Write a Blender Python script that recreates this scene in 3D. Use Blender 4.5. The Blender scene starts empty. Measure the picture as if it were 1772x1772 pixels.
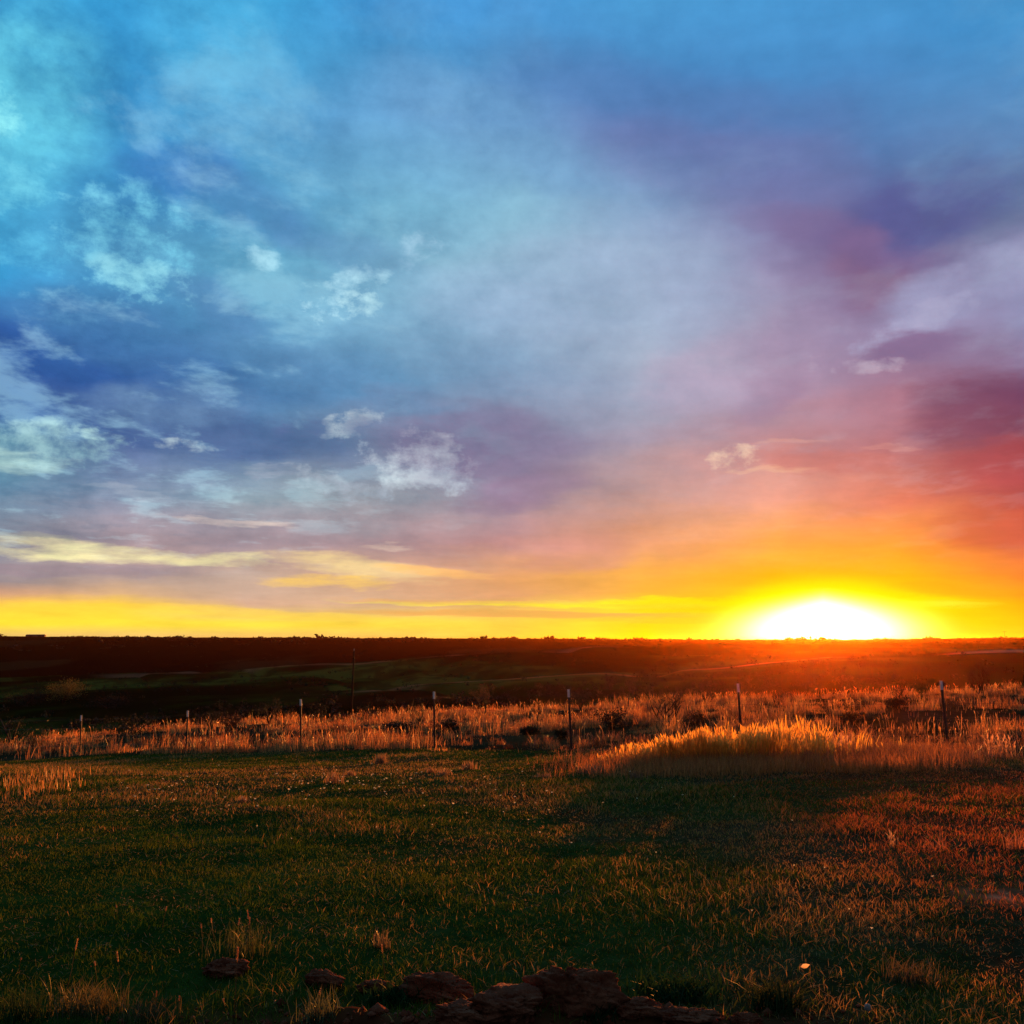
import bpy, math, random
import numpy as np
from mathutils import Vector

rng = np.random.default_rng(7)
random.seed(7)
scene = bpy.context.scene
COL = scene.collection

# ------------------------------------------------------------------ camera
FPX, W = 1739.0, 1772.0
PITCH = math.atan(219 / FPX)
EYE = 1.65
cam_d = bpy.data.cameras.new("camera")
cam_d.angle = 2 * math.atan(886 / FPX)
cam_d.clip_end = 30000
cam_d.clip_start = 0.05
cam = bpy.data.objects.new("camera", cam_d)
COL.objects.link(cam)
cam.location = (0, 0, EYE)
cam.rotation_euler = (math.pi / 2 + PITCH, 0, 0)
scene.camera = cam

scene.view_settings.view_transform = 'Standard'
scene.view_settings.look = 'None'
EXPO = 0.8
scene.view_settings.exposure = EXPO
scene.view_settings.gamma = 1.0
scene.cycles.max_bounces = 5
scene.cycles.diffuse_bounces = 2
scene.cycles.glossy_bounces = 2
scene.cycles.transmission_bounces = 3
scene.cycles.transparent_max_bounces = 4
scene.cycles.volume_bounces = 0

SP, CP = math.sin(PITCH), math.cos(PITCH)


def fwd(y):                       # forward component of the ray through row y (pixels of the photo)
    return FPX * CP - (886 - y) * SP


def slope(y):                     # downward slope of the ray in the forward plane
    return -(FPX * SP + (886 - y) * CP) / fwd(y)


def tanaz(x, y):
    return (x - 886) / fwd(y)


def azel(x, y):
    X, Y, Z = x - 886, fwd(y), FPX * SP + (886 - y) * CP
    return math.degrees(math.atan2(X, Y)), math.degrees(math.atan2(Z, math.hypot(X, Y)))


def lin(c):
    r = []
    for v in c[:3]:
        v = v / 255.0
        r.append(v / 12.92 if v <= 0.04045 else ((v + 0.055) / 1.055) ** 2.4)
    return (r[0], r[1], r[2], 1.0)


# ------------------------------------------------------------------ node helper
class NT:
    def __init__(self, tree):
        self.t = tree
        self.t.nodes.clear()

    def n(self, typ, **kw):
        nd = self.t.nodes.new(typ)
        for k, v in kw.items():
            setattr(nd, k, v)
        return nd

    def put(self, sock, v):
        if hasattr(v, 'is_output'):
            self.t.links.new(v, sock)
        else:
            sock.default_value = v

    def math(self, op, a, b=None, c=None, clamp=False):
        nd = self.n('ShaderNodeMath', operation=op, use_clamp=clamp)
        self.put(nd.inputs[0], a)
        if b is not None:
            self.put(nd.inputs[1], b)
        if c is not None:
            self.put(nd.inputs[2], c)
        return nd.outputs[0]

    def vmath(self, op, a, b=None):
        nd = self.n('ShaderNodeVectorMath', operation=op)
        self.put(nd.inputs[0], a)
        if b is not None:
            self.put(nd.inputs[1], b)
        return nd.outputs[0]

    def comb(self, x, y, z):
        nd = self.n('ShaderNodeCombineXYZ')
        for i, v in enumerate((x, y, z)):
            self.put(nd.inputs[i], v)
        return nd.outputs[0]

    def sep(self, v):
        nd = self.n('ShaderNodeSeparateXYZ')
        self.put(nd.inputs[0], v)
        return nd.outputs

    def noise(self, vec, scale, detail=4, rough=0.55, lac=2.0, dist=0.0, color=False):
        nd = self.n('ShaderNodeTexNoise')
        self.put(nd.inputs['Vector'], vec)
        nd.inputs['Scale'].default_value = scale
        nd.inputs['Detail'].default_value = detail
        nd.inputs['Roughness'].default_value = rough
        nd.inputs['Lacunarity'].default_value = lac
        nd.inputs['Distortion'].default_value = dist
        return nd.outputs['Color' if color else 'Fac']

    def map(self, v, a, b, c=0.0, d=1.0, smooth=False):
        nd = self.n('ShaderNodeMapRange')
        if smooth:
            nd.interpolation_type = 'SMOOTHSTEP'
        self.put(nd.inputs[0], v)
        for i, q in enumerate((a, b, c, d)):
            self.put(nd.inputs[i + 1], q)
        return nd.outputs[0]

    def mix(self, f, a, b, blend='MIX'):
        nd = self.n('ShaderNodeMix', data_type='RGBA', blend_type=blend)
        self.put(nd.inputs[0], f)
        self.put(nd.inputs[6], a)
        self.put(nd.inputs[7], b)
        return nd.outputs[2]

    def ramp(self, f, stops, interp='LINEAR'):
        nd = self.n('ShaderNodeValToRGB')
        cr = nd.color_ramp
        cr.interpolation = interp
        while len(cr.elements) > 1:
            cr.elements.remove(cr.elements[-1])
        cr.elements[0].position = stops[0][0]
        cr.elements[0].color = stops[0][1]
        for p, c in stops[1:]:
            e = cr.elements.new(p)
            e.color = c
        self.put(nd.inputs[0], f)
        return nd.outputs[0]


# ------------------------------------------------------------------ sun and sky
SUN_AZ, SUN_EL = azel(1427, 1105)[0], 0.9
world = bpy.data.worlds.new("World")
scene.world = world
world.use_nodes = True
S = NT(world.node_tree)
tc = S.n('ShaderNodeTexCoord').outputs['Generated']
sx, sy, sz = S.sep(tc)
DEG = 57.29578
A = S.math('MULTIPLY', S.math('ARCTAN2', sx, sy), DEG)
E = S.math('MULTIPLY', S.math('ARCSINE', sz), DEG)
zz = S.math('ADD', S.math('MAXIMUM', sz, 0.0), 0.12)
cpx, cpy = S.math('DIVIDE', sx, zz), S.math('DIVIDE', sy, zz)
cloudp = S.comb(cpx, cpy, 0.0)
# warp of the sky coordinates: large billows high up, thin streaks low down
wa = S.noise(cloudp, 1.7, 5, 0.6, color=True)
wv = S.vmath('SUBTRACT', wa, (0.5, 0.5, 0.5))
wx, wy, wz_ = S.sep(wv)
amp = S.map(E, 0.0, 14.0, 0.5, 7.5)
ampy = S.map(E, 0.3, 14.0, 0.05, 5.0)
A2 = S.math('MULTIPLY_ADD', wx, amp, A)
E2 = S.math('MULTIPLY_ADD', wy, ampy, E)

XS = [0, 220, 440, 660, 886, 1110, 1330, 1550, 1772]
YS = [0, 110, 220, 330, 440, 550, 660, 770, 860, 940, 1000, 1030, 1046, 1080, 1102]
GRID = [
 [(52,152,208),(60,160,218),(64,162,218),(66,150,216),(74,152,216),(78,160,218),(76,156,216),(74,152,212),(66,146,206)],
 [(80,178,216),(58,150,208),(72,160,212),(74,150,206),(76,144,200),(78,142,202),(74,140,200),(76,142,202),(80,142,198)],
 [(76,170,216),(60,145,202),(84,160,210),(104,165,214),(106,158,208),(96,128,184),(94,126,182),(90,135,190),(98,138,188)],
 [(80,178,222),(66,146,202),(88,152,205),(120,172,212),(138,178,214),(136,158,204),(122,124,172),(92,98,150),(98,116,156)],
 [(58,155,210),(96,170,212),(104,162,204),(132,176,212),(152,184,216),(158,168,205),(146,136,176),(118,92,136),(142,140,178)],
 [(48,118,186),(72,140,195),(98,152,202),(128,168,208),(150,174,212),(164,170,202),(166,150,182),(150,132,168),(150,148,186)],
 [(46,84,158),(66,112,176),(90,130,184),(106,142,188),(136,154,194),(166,164,196),(180,158,184),(166,124,150),(124,76,112)],
 [(98,150,172),(86,112,166),(100,124,172),(122,128,168),(134,122,160),(168,146,174),(190,140,146),(186,116,120),(148,72,84)],
 [(112,150,178),(132,150,178),(146,154,176),(164,160,178),(158,138,164),(202,150,152),(235,166,145),(230,130,100),(192,82,76)],
 [(140,142,156),(182,156,160),(172,152,162),(174,146,152),(200,146,142),(238,164,118),(252,176,80),(250,160,58),(226,108,72)],
 [(150,140,148),(188,162,152),(205,175,156),(218,172,142),(240,172,110),(246,178,70),(255,182,24),(255,178,22),(250,134,52)],
 [(214,160,122),(220,176,128),(206,172,150),(212,170,136),(226,164,112),(248,182,62),(255,205,10),(255,206,10),(252,146,34)],
 [(255,204,66),(255,206,66),(216,172,142),(210,170,132),(230,180,100),(255,214,30),(255,240,0),(255,240,0),(255,160,20)],
 [(255,222,52),(255,226,60),(255,222,60),(255,216,66),(252,206,70),(255,226,30),(255,250,60),(255,246,20),(255,176,18)],
 [(240,194,110),(244,196,112),(244,198,104),(244,198,92),(250,214,70),(255,232,10),(255,255,120),(255,255,60),(255,196,30)],
]
for r_ in range(3, 9):
    for c_ in range(2, 6):
        g_ = GRID[r_][c_]
        GRID[r_][c_] = (g_[0] - 3, g_[1] + 8, g_[2])
fac = S.math('DIVIDE', E2, 45.0)
prev, prev_az = None, None
for i, x in enumerate(XS):
    stops = []
    for y, row in zip(YS[::-1], GRID[::-1]):
        stops.append((max(0.0, azel(x, y)[1]) / 45.0, lin(row[i])))
    c = S.ramp(fac, stops)
    a = azel(x, 620)[0]
    if prev is None:
        prev = c
    else:
        prev = S.mix(S.map(A2, prev_az, a), prev, c)
    prev_az = a
sky = prev

nb = S.noise(S.comb(S.math('MULTIPLY', A, 0.8), E, 0.0), 0.2, 7, 0.6, dist=0.1)            # billows
ns = S.noise(S.comb(S.math('MULTIPLY', A, 0.28), S.math('MULTIPLY', E, 1.6), 4.0), 0.55, 6, 0.62, dist=0.1)  # streaks
nf = S.noise(S.comb(S.math('MULTIPLY', A, 0.75), E, 9.0), 0.85, 8, 0.64, dist=0.1)
nfs = S.map(nf, 0.35, 0.68)
nss = S.map(ns, 0.28, 0.72)     # fine puffs
# overall cloud relief: strong on the left, soft on the right
relief = S.math('ADD', S.math('MULTIPLY', S.math('SUBTRACT', nb, 0.5), 0.75), S.math('MULTIPLY', S.math('SUBTRACT', nf, 0.5), 0.42))
rel_amt = S.math('MULTIPLY', S.map(A, -27, 16, 1.5, 0.5), S.map(E, 1.0, 7.0, 0.15, 1.0))
AEv = S.comb(S.math('MULTIPLY_ADD', wx, S.map(E, 0, 14, 0.6, 7.0), A),
             S.math('MULTIPLY_ADD', wy, S.map(E, 0, 14, 0.12, 5.5), E), 0.0)
# cloud breaks and dark banks: (x, y, rx, ry, tilt, colour, strength, which noise, raggedness)
BL = [
 (40, 150, 150, 150, 0, (104,206,234), 1.0, nb, 2.2), (10, 190, 80, 70, 0, (140,232,245), 1.0, nf, 3.0),
 (20, 310, 110, 50, -10, (112,206,234), .9, nf, 3.2), (350, 60, 90, 110, 0, (78,176,224), .7, nb, 1.5),
 (240, 420, 130, 130, 30, (120,204,234), .95, nf, 3.4), (250, 480, 110, 45, 10, (146,216,236), .9, nf, 3.6),
 (70, 420, 130, 40, 0, (92,186,226), .8, nf, 3.2), (450, 432, 34, 30, 0, (160,214,238), .9, nf, 2.5),
 (600, 490, 95, 55, -20, (172,218,238), 1.0, nf, 3.2), (615, 520, 50, 34, 0, (186,228,240), .9, nf, 2.0),
 (720, 410, 60, 45, -30, (166,208,234), .8, nf, 3.0), (160, 520, 110, 26, 5, (124,196,228), .8, nf, 3.4),
 (315, 285, 90, 46, -15, (62,124,192), .75, nb, 1.0), (430, 330, 110, 46, 15, (84,134,190), .6, nb, 1.4),
 (600, 420, 120, 36, 12, (104,150,194), .6, nb, 1.6), (395, 525, 80, 34, 20, (88,134,186), .7, nb, 1.2),
 (60, 640, 300, 95, 4, (46,88,158), .9, nb, 1.0), (330, 600, 260, 55, 10, (70,118,172), .75, nb, 1.2),
 (370, 745, 220, 50, 8, (82,108,156), .85, nb, 1.1), (290, 690, 130, 36, -6, (112,150,190), .7, nb, 1.8),
 (560, 640, 170, 46, 12, (100,150,192), .6, nb, 1.4),
 (110, 765, 150, 50, -6, (156,198,206), .8, nf, 3.0), (30, 805, 110, 20, 0, (186,220,214), .9, ns, 2.0),
 (170, 752, 60, 22, 0, (176,214,216), .8, nf, 2.0), (186, 754, 36, 12, 0, (84,110,158), .8, nf, 1.0),
 (620, 735, 70, 24, -8, (188,204,214), 1.0, nf, 3.4), (520, 738, 60, 22, 0, (90,108,156), .7, nf, 1.5),
 (630, 742, 36, 16, 0, (84,100,148), .7, nf, 1.6),
 (720, 812, 100, 60, 10, (204,218,228), 1.0, nf, 3.6), (735, 760, 50, 18, 10, (196,208,218), .9, nf, 3.2),
 (590, 850, 120, 30, 5, (176,188,204), .8, nf, 3.0),
 (830, 775, 150, 56, 0, (132,114,150), .65, nb, 1.0), (920, 850, 100, 30, -10, (146,116,150), .6, nb, 1.0),
 (680, 700, 90, 26, 0, (110,134,172), .5, nb, 1.2),
 (300, 770, 60, 16, 0, (176,196,208), .8, nf, 3.4), (480, 820, 80, 12, 2, (178,184,200), .7, ns, 2.6), (250, 860, 120, 10, 2, (170,180,196), .6, ns, 2.6),
 (400, 912, 130, 11, 3, (226,206,196), .9, ns, 2.0), (160, 950, 330, 20, 3, (246,234,176), 1.0, ns, 1.6),
 (380, 972, 170, 14, 6, (244,226,170), .9, ns, 2.2), (620, 985, 190, 26, 6, (246,214,150), .9, ns, 2.6),
 (580, 1010, 150, 14, 0, (255,206,96), .9, ns, 1.6), (100, 985, 240, 13, 0, (160,140,150), .8, ns, .8),
 (760, 990, 130, 12, 5, (255,190,110), .8, ns, 1.6), (670, 946, 40, 6, 0, (226,196,180), .8, ns, 1.0),
 (60, 925, 160, 14, 0, (118,124,144), .7, ns, .8),
 (900, 235, 260, 60, 12, (122,172,216), .5, nb, .6), (1150, 190, 300, 80, 12, (86,124,182), .6, nb, .6),
 (1230, 270, 230, 60, 10, (112,118,170), .55, nb, .8), (1610, 345, 170, 62, -12, (88,92,150), .8, nb, 1.1),
 (1520, 455, 90, 60, 50, (140,98,130), .5, nb, 1.1), (1450, 400, 190, 40, 18, (124,104,150), .6, nb, .8),
 (1690, 490, 160, 50, -10, (160,162,198), .8, nb, 1.4), (1600, 545, 150, 30, -8, (170,168,200), .7, nf, 2.0),
 (1590, 592, 90, 26, 4, (132,106,146), .8, nb, 1.0), (1500, 618, 120, 20, 8, (196,178,196), .7, nf, 2.0),
 (1330, 680, 70, 34, -20, (158,124,156), .6, nb, 1.0), (1230, 660, 110, 50, 0, (184,168,194), .6, nb, 1.6),
 (1740, 690, 150, 54, -8, (116,62,94), .8, nb, .9), (1760, 800, 130, 46, 0, (176,68,78), .6, nb, .8),
 (1750, 905, 110, 40, 0, (204,80,70), .55, nb, .8), (1000, 960, 90, 30, 0, (210,146,138), .5, nb, 1.0),
 (1040, 500, 260, 100, 0, (160,182,214), .5, nb, 1.0),
 (1275, 797, 36, 26, 0, (250,218,186), .8, nf, 2.0), (1330, 819, 90, 8, 2, (246,196,160), .7, ns, 1.6),
 (1360, 772, 80, 7, -5, (226,166,150), .6, ns, 1.6), (1552, 763, 70, 10, 2, (216,150,142), .7, ns, 1.6),
 (1420, 800, 110, 22, 0, (208,116,106), .6, nb, .4),
 (1000, 1047, 380, 5, 1, (255,232,50), .95, ns, 1.0), (900, 1062, 330, 6, 1, (226,164,86), .85, ns, .8),
 (1330, 1041, 330, 7, 0, (255,246,20), .95, ns, .8), (800, 1040, 200, 5, 1, (232,172,104), .7, ns, 1.2),
 (1160, 1072, 190, 7, 1, (236,180,70), .5, ns, .8), (1600, 1046, 120, 7, 1, (255,250,60), .9, ns, 1.0),
 (460, 1062, 330, 9, 2, (255,212,70), .7, ns, .6), (1640, 1020, 150, 10, 4, (255,150,30), .5, ns, .8),
]
for (bx, by, rx, ry, tilt, c, st, nz, rag) in BL:
    a0, e0 = azel(bx, by)
    da = azel(bx + rx, by)[0] - a0
    de = azel(bx, by - ry)[1] - e0
    mp = S.n('ShaderNodeMapping', vector_type='TEXTURE')
    S.put(mp.inputs[0], AEv)
    mp.inputs['Location'].default_value = (a0, e0, 0)
    mp.inputs['Rotation'].default_value = (0, 0, math.radians(-tilt))
    grow = 1.55 if ry > 15 else 1.35
    if rag >= 2.5: grow = 1.45
    mp.inputs['Scale'].default_value = (da * grow, de * grow, 1)
    g = S.n('ShaderNodeTexGradient', gradient_type='SPHERICAL')
    S.put(g.inputs[0], mp.outputs[0])
    k = S.math('MULTIPLY_ADD', nz, 2.1 * rag, 1.0 - 1.05 * rag)
    m = S.math('MULTIPLY', S.map(g.outputs['Fac'], 0.0, 0.62, 0.0, 1.0, True), k)
    m = S.map(m, 0.05, 1.15, 0.0, st)
    if nz is not nb and rag >= 1.5:            # broken, lit cloud edges
        sp_ = S.map(g.outputs['Fac'], 0.0, 0.75, 0.0, 1.0, True)
        q = S.math('MULTIPLY_ADD', sp_, 0.95, S.math('SUBTRACT', nfs if nz is nf else nss, 1.02))
        m = S.map(q, 0.0, 0.75, 0.0, st * .95)
    elif nz is nb and rag >= 1.5:
        m = S.math('MULTIPLY', m, 0.8)
    sky = S.mix(m, sky, lin(c))

relief = S.math('MULTIPLY', relief, rel_amt)
sky = S.mix(1.0, sky, S.comb(*[S.math('MULTIPLY_ADD', relief, q, 1.0) for q in (1.2, 1.05, 0.85)]), 'MULTIPLY')
relief2 = S.math('MULTIPLY_ADD', S.math('SUBTRACT', ns, 0.5), S.map(E, 1.0, 12.0, 0.7, 0.2), 1.0)
sky = S.mix(1.0, sky, S.comb(relief2, relief2, relief2), 'MULTIPLY')

# mottled broken cloud: small bright gaps and darker scraps, most of it on the left
nm = S.noise(S.comb(cpx, S.math('MULTIPLY', cpy, 0.8), 2.0), 3.4, 8, 0.58, dist=0.15)
nk_ = S.noise(S.comb(S.math('MULTIPLY', cpx, 0.55), cpy, 7.0), 2.0, 6, 0.6, dist=0.2)
wl = S.math('MULTIPLY', S.map(A, -24, 4, 1.0, 0.0, True), S.map(E, 2.5, 7.0, 0.0, 1.0, True))
wl = S.math('MULTIPLY', wl, S.map(E, 25, 34, 1.0, 0.35))
wl = S.math('ADD', wl, S.math('MULTIPLY', S.map(A, 4, 20, 0.08, 0.2), S.map(E, 3, 8, 0.0, 1.0)))
sky = S.mix(S.math('MULTIPLY', S.map(nm, 0.46, 0.34, 0.0, 0.4, True), wl), sky, S.mix(1.0, sky, (0.52, 0.70, 0.80, 1), 'MULTIPLY'))
sky = S.mix(S.math('MULTIPLY', S.map(nk_, 0.48, 0.34, 0.0, 0.4, True), wl), sky, S.mix(1.0, sky, (0.55, 0.70, 0.78, 1), 'MULTIPLY'))
sky = S.mix(S.math('MULTIPLY', S.map(nm, 0.51, 0.66, 0.0, 0.72, True), wl), sky, S.mix(0.5, (0.40, 0.72, 0.86, 1), S.mix(1.0, sky, (1.8, 1.6, 1.4, 1), 'MULTIPLY')))
# the physical twilight sky shows faintly between the clouds
nish = S.n('ShaderNodeTexSky', sky_type='NISHITA')
nish.sun_disc = False
nish.sun_elevation = math.radians(SUN_EL)
nish.sun_rotation = math.radians(SUN_AZ)
nishc = S.mix(1.0, nish.outputs[0], (0.06, 0.06, 0.06, 1), 'MULTIPLY')
sky = S.mix(0.05, sky, nishc)

# sun glow over the horizon
dA = S.math('ABSOLUTE', S.math('SUBTRACT', A, SUN_AZ))
halo = S.math('SQRT', S.math('ADD', S.math('POWER', S.math('DIVIDE', dA, 10.5), 2.0), S.math('POWER', S.math('DIVIDE', E, 4.3), 2.0)))
sky = S.mix(S.map(halo, 1.25, 0.35, 0.0, 0.75, True), sky, lin((255, 192, 12)))
yel = S.math('SQRT', S.math('ADD', S.math('POWER', S.math('DIVIDE', dA, 6.3), 2.0), S.math('POWER', S.math('DIVIDE', E, 3.35), 2.0)))
sky = S.mix(S.map(yel, 1.15, 0.62, 0.0, 1.0, True), sky, (1.3, 1.02, 0.0, 1))
core = S.math('ADD', S.math('POWER', S.math('DIVIDE', dA, 3.5), 1.1), S.math('POWER', S.math('DIVIDE', S.math('MAXIMUM', E, 0.0), 2.0), 2.4))
core = S.math('MULTIPLY', S.math('EXPONENT', S.math('MULTIPLY', core, -1.0)), 3.0)
core = S.math('MULTIPLY', core, S.map(core, 0.25, 1.3, 0.0, 1.0, True))
sky = S.mix(1.0, sky, S.comb(core, S.math('MULTIPLY', core, 0.95), S.math('MULTIPLY', core, 0.85)), 'ADD')
gain = S.map(E, 1.2, 3.2, 1.16, 1.0, True)
sky = S.mix(1.0, sky, S.comb(gain, gain, gain), 'MULTIPLY')
# away from the sunset the overcast is a dull blue grey
side = S.map(S.math('ABSOLUTE', A), 38, 95, 0, 1, True)
sky = S.mix(side, sky, (0.07, 0.13, 0.22, 1))
bg = S.n('ShaderNodeBackground')
S.put(bg.inputs[0], sky)
bg.inputs[1].default_value = 2 ** -EXPO
wo = S.n('ShaderNodeOutputWorld')
world.node_tree.links.new(bg.outputs[0], wo.inputs[0])
world.cycles.sampling_method = 'MANUAL'
world.cycles.sample_map_resolution = 1024

sd = bpy.data.lights.new("sun", 'SUN')
sd.energy = 5.0
sd.angle = math.radians(0.5)
sd.color = (1.0, 0.29, 0.045)
sun = bpy.data.objects.new("sun", sd)
COL.objects.link(sun)
a_, e_ = math.radians(SUN_AZ), math.radians(SUN_EL)
SUNV = Vector((math.sin(a_) * math.cos(e_), math.cos(a_) * math.cos(e_), math.sin(e_)))
sun.rotation_euler = SUNV.to_track_quat('Z', 'Y').to_euler()
sun.location = (0, 0, 40)

# ------------------------------------------------------------------ helpers for objects
def tag(o, label=None, cat=None, group=None, kind=None):
    if label: o['label'] = label
    if cat: o['category'] = cat
    if group: o['group'] = group
    if kind: o['kind'] = kind
    return o


def empty(name, loc, rz=0.0):
    o = bpy.data.objects.new(name, None)
    o.empty_display_size = 0.2
    o.location = loc
    o.rotation_euler = (0, 0, rz)
    COL.objects.link(o)
    return o


def mesh_obj(name, verts, faces, mat, parent=None, colors=None, smooth=False):
    """verts (N,3) array, faces: list of index arrays, each (M,k)."""
    me = bpy.data.meshes.new(name)
    verts = np.asarray(verts, dtype=np.float32)
    if isinstance(faces, np.ndarray):
        faces = [faces]
    faces = [np.asarray(f, dtype=np.int32) for f in faces if len(f)]
    me.vertices.add(len(verts))
    me.vertices.foreach_set('co', verts.ravel())
    loops = np.concatenate([f.ravel() for f in faces])
    sizes = np.concatenate([np.full(len(f), f.shape[1], np.int32) for f in faces])
    starts = np.concatenate([[0], np.cumsum(sizes)[:-1]]).astype(np.int32)
    me.loops.add(len(loops))
    me.loops.foreach_set('vertex_index', loops)
    me.polygons.add(len(sizes))
    me.polygons.foreach_set('loop_start', starts)
    if smooth:
        me.polygons.foreach_set('use_smooth', np.ones(len(sizes), bool))
    if colors is not None:
        ca = me.color_attributes.new('tint', 'FLOAT_COLOR', 'POINT')
        c4 = np.ones((len(verts), 4), np.float32)
        c4[:, :3] = colors
        ca.data.foreach_set('color', c4.ravel())
    me.update(calc_edges=True)
    me.validate()
    if mat: me.materials.append(mat)
    o = bpy.data.objects.new(name, me)
    COL.objects.link(o)
    if parent: o.parent = parent
    return o


class MB:
    """collects boxes, tubes and lathes into one mesh"""
    def __init__(s):
        s.v, s.q, s.t, s.c = [], [], [], []
        s.n = 0

    def add(s, v, q=(), t=(), c=None):
        v = np.asarray(v, float)
        s.v.append(v)
        if len(q): s.q.append(np.asarray(q) + s.n)
        if len(t): s.t.append(np.asarray(t) + s.n)
        if c is not None: s.c.append(np.broadcast_to(np.asarray(c, float), v.shape).copy())
        s.n += len(v)

    def box(s, lo, hi, c=None):
        x0, y0, z0 = lo; x1, y1, z1 = hi
        s.add([(x0,y0,z0),(x1,y0,z0),(x1,y1,z0),(x0,y1,z0),(x0,y0,z1),(x1,y0,z1),(x1,y1,z1),(x0,y1,z1)],
              [(0,3,2,1),(4,5,6,7),(0,1,5,4),(1,2,6,5),(2,3,7,6),(3,0,4,7)], c=c)

    def tube(s, pts, rad, sides=6, c=None):
        pts = [Vector(p) for p in pts]
        if not hasattr(rad, '__len__'): rad = [rad] * len(pts)
        vs = []
        for i, p in enumerate(pts):
            d = (pts[min(i + 1, len(pts) - 1)] - pts[max(i - 1, 0)])
            if d.length < 1e-9: d = Vector((0, 0, 1))
            d.normalize()
            u = d.cross(Vector((0.31, 0.93, 0.17))); u.normalize()
            w = d.cross(u)
            for k in range(sides):
                a = 2 * math.pi * k / sides
                vs.append(p + (u * math.cos(a) + w * math.sin(a)) * rad[i])
        q = []
        for i in range(len(pts) - 1):
            for k in range(sides):
                k2 = (k + 1) % sides
                q.append((i*sides+k, i*sides+k2, (i+1)*sides+k2, (i+1)*sides+k))
        n = len(vs)
        vs += [pts[0], pts[-1]]
        t = [(n, (k+1) % sides, k) for k in range(sides)] + [(n+1, (len(pts)-1)*sides+k, (len(pts)-1)*sides+(k+1) % sides) for k in range(sides)]
        s.add(vs, q, t, c)

    def build(s, name, mat, parent=None, smooth=False):
        f = []
        if s.q: f.append(np.concatenate(s.q))
        if s.t: f.append(np.concatenate(s.t))
        return mesh_obj(name, np.concatenate(s.v), f, mat, parent, np.concatenate(s.c) if s.c else None, smooth)


def vnoise(x, y, seed=0):
    x = np.asarray(x, float); y = np.asarray(y, float)
    xi, yi = np.floor(x).astype(np.int64), np.floor(y).astype(np.int64)
    fx, fy = x - xi, y - yi
    fx = fx * fx * (3 - 2 * fx); fy = fy * fy * (3 - 2 * fy)

    def h(a, b):
        n = (a * 374761393 + b * 668265263 + seed * 1442695041) & 0xffffffff
        n = ((n ^ (n >> 13)) * 1274126177) & 0xffffffff
        return ((n ^ (n >> 16)) & 0xffff) / 65535.0
    return (h(xi, yi) * (1-fx) + h(xi+1, yi) * fx) * (1-fy) + (h(xi, yi+1) * (1-fx) + h(xi+1, yi+1) * fx) * fy


def fbm(x, y, seed=0, oct=4, gain=0.5):
    s, a, t = 0.0, 1.0, 0.0
    for o in range(oct):
        s = s + a * vnoise(x * 2**o + 17.3*o, y * 2**o - 9.1*o, seed + o)
        t += a; a *= gain
    return s / t


def sstep(x, a, b):
    t = np.clip((np.asarray(x, float) - a) / (b - a), 0, 1)
    return t * t * (3 - 2 * t)


# ------------------------------------------------------------------ terrain
def cv(pairs, u):
    return float(np.interp(u, [p[0] for p in pairs], [p[1] for p in pairs]))

POSTS = [(138, 1238, 1310, 32.6), (322, 1230, 1304, 29.5), (521, 1210, 1298, 27.0), (752, 1197, 1295, 24.8),
         (989, 1193, 1298, 22.4), (1284, 1183, 1297, 20.8), (1641, 1178, 1297, 19.6)]
FD = [(-300, 38.0)] + [(p[0], p[3]) for p in POSTS] + [(2100, 18.6)]
FY = [(-300, 1322)] + [(p[0], p[2]) for p in POSTS] + [(2100, 1300)]
CREST = [(-200, 1292), (0, 1286), (138, 1276), (322, 1262), (521, 1248), (752, 1237), (989, 1226), (1284, 1212), (1641, 1200), (1772, 1197), (2100, 1190)]
YB = [(-200, 1222), (400, 1205), (659, 1192), (717, 1183), (850, 1174), (1003, 1166), (1155, 1162), (1248, 1157), (1329, 1146), (1426, 1136), (1587, 1129), (1772, 1125), (2100, 1122)]
YA = [(-200, 1180), (0, 1175), (450, 1156), (608, 1147), (720, 1138), (850, 1130), (927, 1126), (1028, 1120), (1140, 1117), (1400, 1113), (1772, 1110), (2100, 1108)]
HZ = [(-200, 1101), (0, 1101.5), (450, 1103.5), (850, 1105), (1200, 1107), (1500, 1107), (1772, 1103.5), (2100, 1103)]


def pchip(xk, yk, xq):
    h = np.diff(xk); dl = np.diff(yk) / h
    m = np.zeros_like(yk)
    for i in range(1, len(xk) - 1):
        if dl[i-1] * dl[i] > 0:
            w1, w2 = 2*h[i] + h[i-1], h[i] + 2*h[i-1]
            m[i] = (w1 + w2) / (w1/dl[i-1] + w2/dl[i])
    m[0], m[-1] = dl[0], dl[-1]
    i = np.clip(np.searchsorted(xk, xq) - 1, 0, len(h) - 1)
    t = (xq - xk[i]) / h[i]
    return ((1+2*t)*(1-t)**2*yk[i] + t*(1-t)**2*h[i]*m[i] + t*t*(3-2*t)*yk[i+1] + t*t*(t-1)*h[i]*m[i+1])

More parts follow.
